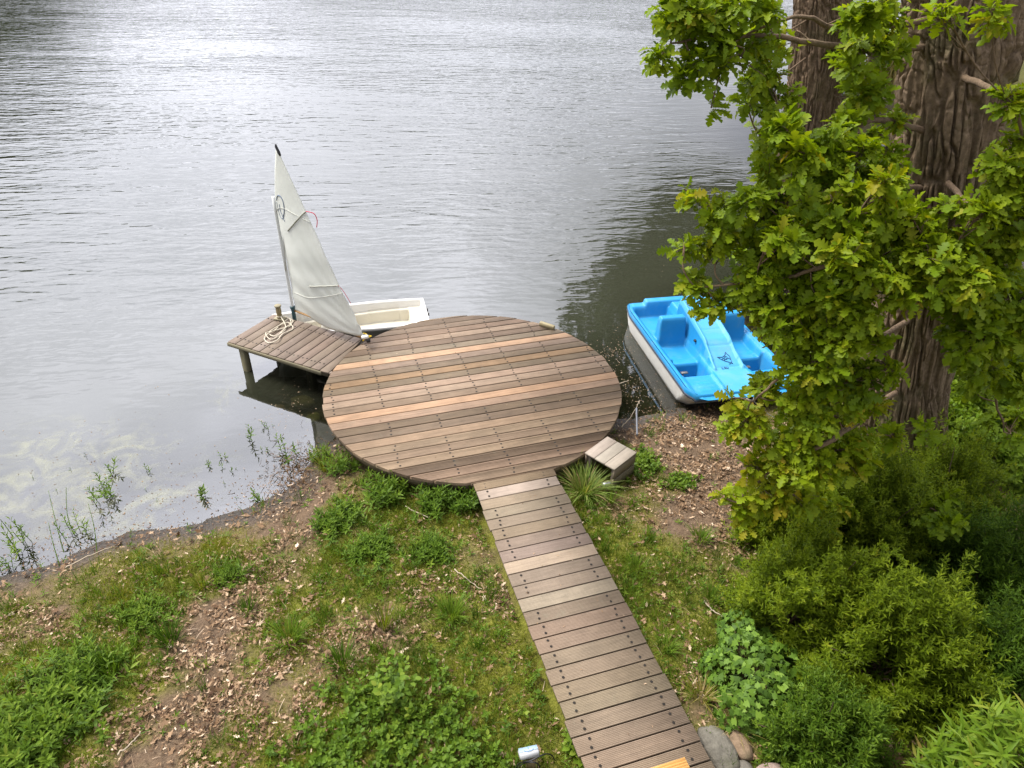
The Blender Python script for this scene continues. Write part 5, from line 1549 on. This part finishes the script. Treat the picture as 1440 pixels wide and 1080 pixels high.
# round leaved herb carpet at the bottom middle
HB = spots([(560, 1040, 75, 1), (500, 1010, 40, .8), (620, 1060, 60, .9), (540, 960, 30, .8), (470, 1070, 50, .8), (680, 1070, 40, .5), (900, 640, 25, .9)])
x = rng.uniform(-2.2, 1.8, 9000); y = rng.uniform(2.4, 7.2, 9000); w = field(x, y, HB)
k = (rng.uniform(0, 1, 9000) < w * .75) & free(x, y, .03); x, y = x[k], y[k]; n = len(x)
P_ = np.stack([x, y, hgt(x, y) - .01], -1)
V, Fc, vr = sprigs(P_, nrm(np.array([0, 0, 1.]) + rng.normal(0, .3, (n, 3))), rng.uniform(.05, .19, n), 8, .052, OVATE, (40, 78), -.05, .2, .25, np.clip(rng.normal(.55, .22, n), 0, 1), .002)
tag(build('leafy_ground_cover', V, Fc, M_herb, var=vr), 'carpet of small round leaved herbs at the bottom middle', 'herbs', kind='stuff')

# ------------------------------------------------------------------ clumps that stand out
def clump(name, px, py, r, n, L, k, size, lab, cat, tpl=LANCE, mat=None, tone=.5, lean=.22, group=None, z=.28, ang=(35, 70)):
    q = at(px, py, z); o = np.array([q[0], q[1], H1(q[0], q[1]) - .01])
    x = o[0] + rng.normal(0, r * .55, n); y = o[1] + rng.normal(0, r * .55, n)
    P_ = np.stack([x, y, hgt(x, y) - .015], -1)
    a = nrm(np.array([0, 0, 1.]) + np.stack([(x - o[0]) / r, (y - o[1]) / r, 0 * x], -1) * lean + rng.normal(0, .12, (n, 3)))
    V, Fc, vr = sprigs(P_, a, rng.uniform(L[0], L[1], n), k, size, tpl, ang, -.08, .12, .3, np.clip(rng.normal(tone, .2, n), 0, 1), .003)
    ob = build(name, V - o, Fc, mat or M_herb, var=vr, loc=tuple(o))
    return tag(ob, lab, cat, group)


clump('herb_clump', 470, 720, .24, 60, (.12, .26), 12, .085, 'herb clump before the round deck at its left, next to the mud', 'plant')
clump('herb_clump', 540, 690, .22, 60, (.16, .34), 12, .095, 'tall leafy herbs left of the beam end under the round deck rim', 'plant')
clump('herb_clump', 615, 700, .22, 70, (.16, .30), 12, .095, 'dark green herbs under the deck rim right of the beam end', 'plant', tone=.3)
clump('herb_clump', 655, 705, .14, 40, (.15, .28), 12, .09, 'dark herbs squeezed between the deck rim and the boardwalk', 'plant', tone=.25)
clump('herb_clump', 480, 640, .14, 30, (.14, .28), 11, .08, 'leafy shoots rising beside the left edge of the round deck', 'plant', tone=.45)
clump('herb_clump', 60, 1005, .40, 130, (.14, .30), 12, .095, 'broad lush herb clump in the bottom left corner', 'plant', tone=.65)
clump('herb_clump', 105, 945, .26, 70, (.12, .26), 12, .08, 'lush herbs just above the bottom left corner clump', 'plant', tone=.5)
clump('herb_clump', 20, 1065, .26, 70, (.14, .30), 12, .095, 'herbs cut by the left frame edge below the broad corner clump', 'plant', tone=.6)
clump('herb_clump', 200, 855, .20, 80, (.08, .18), 10, .065, 'spreading low herbs along the muddy left shoreline', 'plant', tone=.65)
clump('herb_clump', 320, 800, .15, 60, (.07, .15), 10, .055, 'low herbs at the shoreline above the dark hole in the leaves', 'plant', tone=.55)
clump('herb_clump', 520, 770, .22, 90, (.08, .20), 11, .075, 'loose green herbs in the middle of the bank below the deck', 'plant', tone=.5)
clump('herb_clump', 610, 770, .18, 70, (.08, .18), 11, .075, 'low green herbs left of the boardwalk below the deck', 'plant', tone=.5)
clump('herb_clump', 905, 640, .13, 60, (.07, .16), 9, .055, 'bright low herbs beside the grey wooden box', 'plant', OVATE, tone=.75)
clump('herb_clump', 960, 672, .13, 60, (.06, .12), 9, .05, 'small green herb patch on bare earth right of the grey box', 'plant', OVATE, tone=.6)
clump('herb_clump', 815, 1062, .07, 9, (.10, .16), 8, .085, 'bright broad leaved weed at the left edge of the boardwalk bottom', 'plant', OVATE, tone=1.0, lean=.5)
clump('herb_clump', 455, 622, .14, 40, (.12, .24), 10, .05, 'yellow green fine herbs under the left rim of the round deck', 'plant', tone=.85)
clump('herb_sapling', 550, 985, .07, 9, (.36, .52), 12, .075, 'young bushy seedling with rounded leaves among the bottom middle herbs', 'plant', OVATE, tone=.7, lean=.35, ang=(50, 80))


def tuft(name, px, py, r, n, L, w, lab, mat, tone=.5, spread=.45, curl=1.0, z=.28, cat='grass tuft'):
    q = at(px, py, z); o = np.array([q[0], q[1], H1(q[0], q[1]) - .01])
    a = rng.uniform(0, 6.28, n); rr = r * np.sqrt(rng.uniform(0, 1, n)) * .5
    off = np.stack([np.cos(a) * rr, np.sin(a) * rr, 0 * a], -1)
    Lb = rng.uniform(L[0], L[1], n); lean = spread * (.25 + rng.uniform(0, 1, n))
    nst = 6; ts = np.linspace(0, 1, nst)
    dirh = np.stack([np.cos(a + rng.normal(0, .4, n)), np.sin(a + rng.normal(0, .4, n)), 0 * a], -1)
    C_ = off[:, None] + dirh[:, None] * (Lb[:, None] * (lean[:, None] * ts + curl * .45 * lean[:, None] * ts ** 2))[..., None] + np.array([0, 0, 1.]) * (Lb[:, None] * (ts * .95 - curl * .55 * lean[:, None] * ts ** 2.4))[..., None]
    side = np.cross(dirh, [0, 0, 1.])
    wd = w * np.array([.7, 1, 1, .8, .5, .05])
    Lf = C_ - side[:, None] * wd[None, :, None]; Rt = C_ + side[:, None] * wd[None, :, None]; Lf[..., 2] += wd * .5; Rt[..., 2] += wd * .5
    V = np.stack([Lf, Rt], 2).reshape(-1, 3)
    b = np.array([[2 * q_, 2 * q_ + 1, 2 * q_ + 3, 2 * q_ + 2] for q_ in range(nst - 1)])
    Fc = (b[None] + (np.arange(n) * nst * 2)[:, None, None]).reshape(-1, 4)
    ob = build(name, V, Fc, mat, var=rep(np.clip(rng.normal(tone, .22, n), 0, 1), nst * 2), loc=tuple(o))
    return tag(ob, lab, cat)


M_sedge = leaf_mat('sedge_blade', [(0, (.05, .095, .012)), (.5, (.12, .185, .025)), (.85, (.24, .27, .07)), (1, (.42, .30, .14))], .35)
tuft('sedge_clump', 822, 684, .20, 300, (.24, .44), .0036, 'arching sedge clump between the boardwalk and the grey box', M_sedge, .58, .6, 1.3, .3, 'sedge')
tuft('grass_tuft', 858, 702, .08, 60, (.15, .30), .003, 'small bright grass tuft at the foot of the grey box', M_lush, .8, .35)
tuft('grass_tuft', 540, 880, .09, 55, (.20, .38), .0035, 'upright thin grass tuft in the dead leaves at the middle of the bank', M_grass, .35, .3)
tuft('grass_tuft', 635, 865, .14, 150, (.14, .28), .0035, 'bright bushy grass tuft left of the boardwalk', M_lush, .75, .5)
tuft('grass_tuft', 482, 935, .13, 110, (.16, .30), .004, 'dark green grass tussock among the dead leaves', M_lush, .3, .5)
tuft('grass_tuft', 405, 895, .16, 130, (.14, .28), .004, 'bright grass tussock at the edge of the dead leaf patch', M_lush, .7, .5)
tuft('grass_tuft', 235, 895, .13, 110, (.16, .30), .004, 'dark grass tussock left of the dead leaf patch', M_lush, .2, .4)
tuft('grass_tuft', 150, 940, .16, 150, (.16, .32), .004, 'lush dark grass tussock beside the corner herbs', M_lush, .3, .4)
tuft('grass_tuft', 345, 850, .09, 80, (.12, .24), .0035, 'small dark tussock right of the dark hole in the leaves', M_lush, .35, .4)
tuft('grass_tuft', 280, 815, .08, 70, (.10, .22), .0035, 'light green tuft near the shoreline above the dead leaves', M_grass, .4, .4)
tuft('grass_tuft', 985, 760, .13, 120, (.10, .22), .003, 'soft green tuft below the bare earth right of the boardwalk', M_lush, .85, .5)
tuft('grass_tuft', 895, 800, .12, 110, (.10, .20), .003, 'bright tuft touching the right edge of the boardwalk', M_lush, .85, .5)
tuft('grass_tuft', 1000, 845, .12, 100, (.12, .24), .003, 'tuft of thin grass beside the yellow green shrub', M_lush, .55, .5)
tuft('grass_tuft', 935, 915, .12, 100, (.10, .20), .003, 'bright tuft right of the boardwalk, above the ivy', M_lush, .8, .5)
tuft('grass_tuft', 985, 985, .12, 120, (.14, .28), .0025, 'dry pale grass tuft between boardwalk and ivy', M_grass, .85, .6)
tuft('grass_tuft', 1030, 1030, .10, 70, (.12, .26), .002, 'thin dry grass hanging over the stones under the ivy', M_grass, .9, .7)
tuft('grass_tuft', 455, 640, .10, 90, (.14, .28), .003, 'yellow green grass tuft hanging by the left deck edge', M_grass, .45, .5)
tuft('grass_tuft', 810, 660, .05, 14, (.30, .5), .003, 'few thin stalks rising above the sedge against the deck', M_sedge, .6, .18)

# ------------------------------------------------------------------ plants standing in the water
def wplant(px, py, n, L, r, lab, size=.075, k=12, tone=.45, group=None, lean=.2):
    q = at(px, py, 0.0); o = np.array([q[0], q[1], -.06])
    x = rng.normal(0, r, n); y = rng.normal(0, r, n)
    P_ = np.stack([x, y, 0 * x], -1); a = nrm(np.array([0, 0, 1.]) + rng.normal(0, lean, (n, 3)))
    V, Fc, vr = sprigs(P_, a, rng.uniform(L[0], L[1], n) + .06, k, size, LANCE, (32, 68), -.03, .30, .3, np.clip(rng.normal(tone, .2, n), 0, 1), .004)
    return tag(build('water_plant', V, Fc, M_herb, var=vr, loc=tuple(o)), lab, 'water plant', group)


G = 'leafy shoots standing in the shallow water'
wplant(352, 617, 2, (.22, .30), .02, 'tall single shoot in the water just below the dark jetty reflection', group=G)
wplant(405, 640, 4, (.18, .30), .06, 'leafy shoots in the water nearest the left edge of the deck', group=G)
wplant(384, 602, 2, (.10, .18), .03, 'small shoot in the water close under the jetty reflection', .05, 8, group=G)
wplant(142, 700, 7, (.16, .34), .09, 'largest tangle of shoots in the scummy water on the left', group=G)
wplant(158, 672, 3, (.12, .20), .05, 'leafy shoots just behind the largest tangle in the scummy water', group=G)
wplant(35, 770, 8, (.22, .40), .08, 'tall bushy shoots at the waterline by the left frame edge', .065, 12, .75, group=G)
wplant(112, 755, 6, (.16, .30), .06, 'bright bushy shoots among the reed stems near the mud', .06, 12, .7, group=G)
wplant(10, 808, 6, (.10, .22), .07, 'dark low shoots cut by the left frame edge at the mud', .06, 9, .25, group=G)
wplant(285, 700, 3, (.12, .22), .05, 'leafy shoots in the water halfway along the left shore', group=G)
wplant(358, 702, 2, (.10, .18), .03, 'small shoots in the water close to the muddy bank', group=G)
for (px, py, n_) in ((317, 642, 2), (317, 662, 2), (293, 656, 2), (376, 636, 2), (209, 659, 2)):
    wplant(px, py, n_, (.05, .10), .03, 'small low shoot in open water between the scum and the deck', .05, 7, .45, G)
for (px, py) in ((45, 672), (98, 660), (117, 642), (335, 658), (320, 680), (222, 702), (333, 702), (205, 692), (388, 600), (75, 690)):
    wplant(px, py, 1, (.02, .05), .012, 'tiny sprig just breaking the water surface', .035, 5, .35, G)


def reed(pts, lab, r=.006):
    P = []
    for i, (px, py, z) in enumerate(pts): P.append(at(px, py, z))
    P = np.array(P); V, Fc = tube(spline(P, 14), np.linspace(r, r * .35, 14), 5)
    o = P[0]
    tag(build('reed_stem', V - o, Fc, M_sedge, var=np.full(len(V), .35), loc=tuple(o)), lab, 'reed')
reed([(92, 785, -.05), (80, 740, .18), (68, 690, .38)], 'tall leaning reed stem at the far left of the shallow water')
reed([(107, 760, -.05), (95, 725, .15), (93, 685, .32)], 'upright reed stem right of the tall leaning one')
reed([(138, 795, -.05), (133, 745, .2), (124, 708, .36)], 'long curved reed stem nearest the muddy bank')
reed([(85, 800, .0), (75, 765, .15), (68, 735, .28)], 'short leaning reed stem rising from the mud')
reed([(22, 760, -.04), (8, 740, .1), (0, 730, .2)], 'reed stem leaning out at the left frame edge')
reed([(345, 732, .0), (340, 718, .06), (335, 712, .1)], 'short bent reed stem by the muddy bank in the middle')

# things floating on the water, stones and weed below it
def floaters(n, L, smin, smax, lab, nm, tones):
    x = []; y = []
    S_ = [(at(px, py, 0)[0], at(px, py, 0)[1], abs(at(px + r, py, 0)[0] - at(px, py, 0)[0]), w) for px, py, r, w in L]
    tw = np.array([s[3] for s in S_]); idx = rng.choice(len(S_), n, p=tw / tw.sum())
    x = np.array([S_[i][0] for i in idx]) + rng.normal(0, 1, n) * np.array([S_[i][2] for i in idx]) * .6
    y = np.array([S_[i][1] for i in idx]) + rng.normal(0, 1, n) * np.array([S_[i][2] for i in idx]) * .6
    k = (shore_sd(x, y) < -.01); x, y = x[k], y[k]; n = len(x)
    P_ = np.stack([x, y, np.full(n, .003)], -1)
    V, Fc = place(DEADLEAF[0] * [1, 1, .3], DEADLEAF[1], P_, nrm(rng.normal(0, 1, (n, 3)) * [1, 1, 0]), nrm(np.array([0, 0, 1.]) + rng.normal(0, .08, (n, 3))), rng.uniform(smin, smax, n), rng.uniform(smin, smax, n) * .6)
    tag(build(nm, V, Fc, M_dead, var=rep(np.clip(rng.normal(tones, .2, n), 0, 1), 13)), lab, 'debris', kind='stuff')
floaters(620, [(905, 480, 45, 1), (880, 540, 30, .7), (860, 500, 30, .6), (420, 560, 40, .3), (390, 585, 30, .25), (900, 560, 40, .8), (1000, 390, 60, .15)], .008, .026, 'pale bits of leaf floating beside the deck and the pedal boat', 'floating_debris', .85)
floaters(900, [(150, 740, 90, 1), (260, 720, 70, .8), (60, 770, 60, .8), (410, 665, 35, .6), (350, 700, 50, .8), (100, 650, 120, .3), (230, 640, 120, .2)], .008, .035, 'dark and brown scraps floating along the muddy left shore', 'floating_scraps', .35)
x, y = rng.uniform(-5.4, 3.2, 60000), rng.uniform(4.4, 8.6, 60000); s = shore_sd(x, y)
k = (np.abs(s - .03) < .22) & free(x, y, .02) & (rng.uniform(0, 1, 60000) < .38 * np.exp(-((s - .03) / .12) ** 2) * (.3 + 1.4 * vnoise(x * 4, y * 4, 77))); x, y = x[k], y[k]; n = len(x)
V, Fc = place(DEADLEAF[0], DEADLEAF[1], np.stack([x, y, np.maximum(hgt(x, y), 0) + .006], -1), nrm(rng.normal(0, 1, (n, 3)) * [1, 1, .2]), nrm(np.array([0, 0, 1.]) + rng.normal(0, .3, (n, 3))), rng.uniform(.012, .05, n), rng.uniform(.006, .022, n))
tag(build('shore_wrack', V, Fc, M_dead, var=rep(np.clip(rng.normal(.28, .22, n), 0, 1), 13)), 'line of washed up scraps and dead leaves along the waterline', 'wrack', kind='stuff')
x = rng.normal(0, 1, 700); y = rng.normal(0, 1, 700); c_ = at(425, 660, 0); x = c_[0] + x * .22; y = c_[1] + y * .28; z = np.maximum(hgt(x, y), 0) + .01; n = 700
V, Fc = place(BLADE[0], BLADE[1], np.stack([x, y, z], -1), nrm(rng.normal(0, 1, (n, 3)) * [1, 1, .35]), rand_dir(n), rng.uniform(.04, .12, n), rng.uniform(.004, .010, n))
k = free(x, y, .05)
tag(build('dead_stalks', V, Fc, M_dead, var=rep(np.clip(rng.normal(.3, .16, n), 0, 1), 7)), 'mat of dead brown stalks washed up left of the deck', 'stalks', kind='stuff')
for i, (px, py, r, cl, lab) in enumerate(((425, 560, .16, (.16, .15, .08), 'mossy sunken stone in the dark water under the jetty'), (390, 572, .09, (.24, .18, .13), 'small pale sunken stone in the jetty reflection'), (440, 585, .12, (.12, .13, .05), 'weedy sunken stone close to the left deck edge'))):
    q = at(px, py, 0)
    stone(px, py, r, (1.1, .8, .5), cl, lab, 20 + i, i * .7)
    ob = [o for o in bpy.data.objects if o.get('label') == lab][0]; q = at(px, py, -.06); ob.location = (q[0], q[1], -.02 - r * .5 - .03)

# ------------------------------------------------------------------ daylight under a bright cloudy sky
SUN_EL, SUN_AZ = R(58), R(-75)          # azimuth from straight ahead, negative to the left
w = bpy.data.worlds.new("World"); scene.world = w; w.use_nodes = True
nt = w.node_tree
for n_ in list(nt.nodes): nt.nodes.remove(n_)
outw = nt.nodes.new('ShaderNodeOutputWorld'); bg = nt.nodes.new('ShaderNodeBackground'); bg.inputs['Strength'].default_value = .10
sky = nt.nodes.new('ShaderNodeTexSky'); sky.sky_type = 'NISHITA'; sky.sun_disc = False
sky.sun_elevation = SUN_EL; sky.sun_rotation = SUN_AZ; sky.air_density = 1.0; sky.dust_density = 2.0
tc = nt.nodes.new('ShaderNodeTexCoord')
mp = mapping(nt, tc.outputs['Generated'], (1, 1, 2.2))
c1 = noise(nt, mp, 2.4, 5, .55, .4); c2 = noise(nt, mapping(nt, tc.outputs['Generated'], (1, 1, 2.2), (4, 2, 1)), 1.3, 3, .5)
cov = ramp(nt, c1, [(.28, .80), (.62, 1.0)])
cb = ramp(nt, math_n(nt, 'ADD', math_n(nt, 'MULTIPLY', c1, .5), math_n(nt, 'MULTIPLY', c2, .5)), [(.36, .62), (.50, .85), (.62, 1.30)])
# clouds brightest low over the lake, plus a patch added to brighten near-shore water
dv = nt.nodes.new('ShaderNodeVectorMath'); dv.operation = 'DOT_PRODUCT'
nt.links.new(tc.outputs['Generated'], dv.inputs[0]); dv.inputs[1].default_value = nrm(np.array([sin(R(-24)) * cos(R(44)), cos(R(-24)) * cos(R(44)), sin(R(44))])).tolist()
glow = ramp(nt, math_n(nt, 'MULTIPLY_ADD', dv.outputs['Value'], .5, .5), [(.40, .0), (.84, .0), (.90, .15), (.94, .70), (1.0, 2.2)])
sz = nt.nodes.new('ShaderNodeSeparateXYZ'); nt.links.new(tc.outputs['Generated'], sz.inputs[0])
elev = ramp(nt, sz.outputs['Z'], [(.0, .70), (.10, .62), (.22, .41), (.38, .30), (.65, .45), (1.0, .70)])
val = math_n(nt, 'MULTIPLY', cb, math_n(nt, 'ADD', elev, glow))
cl = nt.nodes.new('ShaderNodeVectorMath'); cl.operation = 'SCALE'; cl.inputs[0].default_value = (12.2, 12.35, 13.7); nt.links.new(val, cl.inputs['Scale'])
mixo = mixc(nt, cov, sky.outputs[0], cl.outputs[0])
nt.links.new(mixo, bg.inputs['Color']); nt.links.new(bg.outputs[0], outw.inputs['Surface'])

sd = bpy.data.lights.new('sun', 'SUN'); sd.energy = 2.7; sd.angle = R(18); sd.color = (1.0, .96, .90)
so = bpy.data.objects.new('sun', sd); COL.objects.link(so)
dirv = Vector((sin(SUN_AZ) * cos(SUN_EL), cos(SUN_AZ) * cos(SUN_EL), sin(SUN_EL)))
so.rotation_euler = dirv.to_track_quat('Z', 'Y').to_euler(); so.location = (-10, 20, 30)

scene.render.engine = 'CYCLES'
cy = scene.cycles
cy.max_bounces = 7; cy.diffuse_bounces = 3; cy.glossy_bounces = 3; cy.transmission_bounces = 4; cy.transparent_max_bounces = 8
cy.caustics_reflective = False; cy.caustics_refractive = False
cy.sample_clamp_indirect = 6.0
cy.use_denoising = True
try:
    cy.denoiser = 'OPENIMAGEDENOISE'; cy.denoising_input_passes = 'RGB_ALBEDO_NORMAL'
except Exception:
    pass
scene.view_settings.view_transform = 'Standard'; scene.view_settings.look = 'None'
scene.view_settings.exposure = 1.2; scene.view_settings.gamma = 1.0
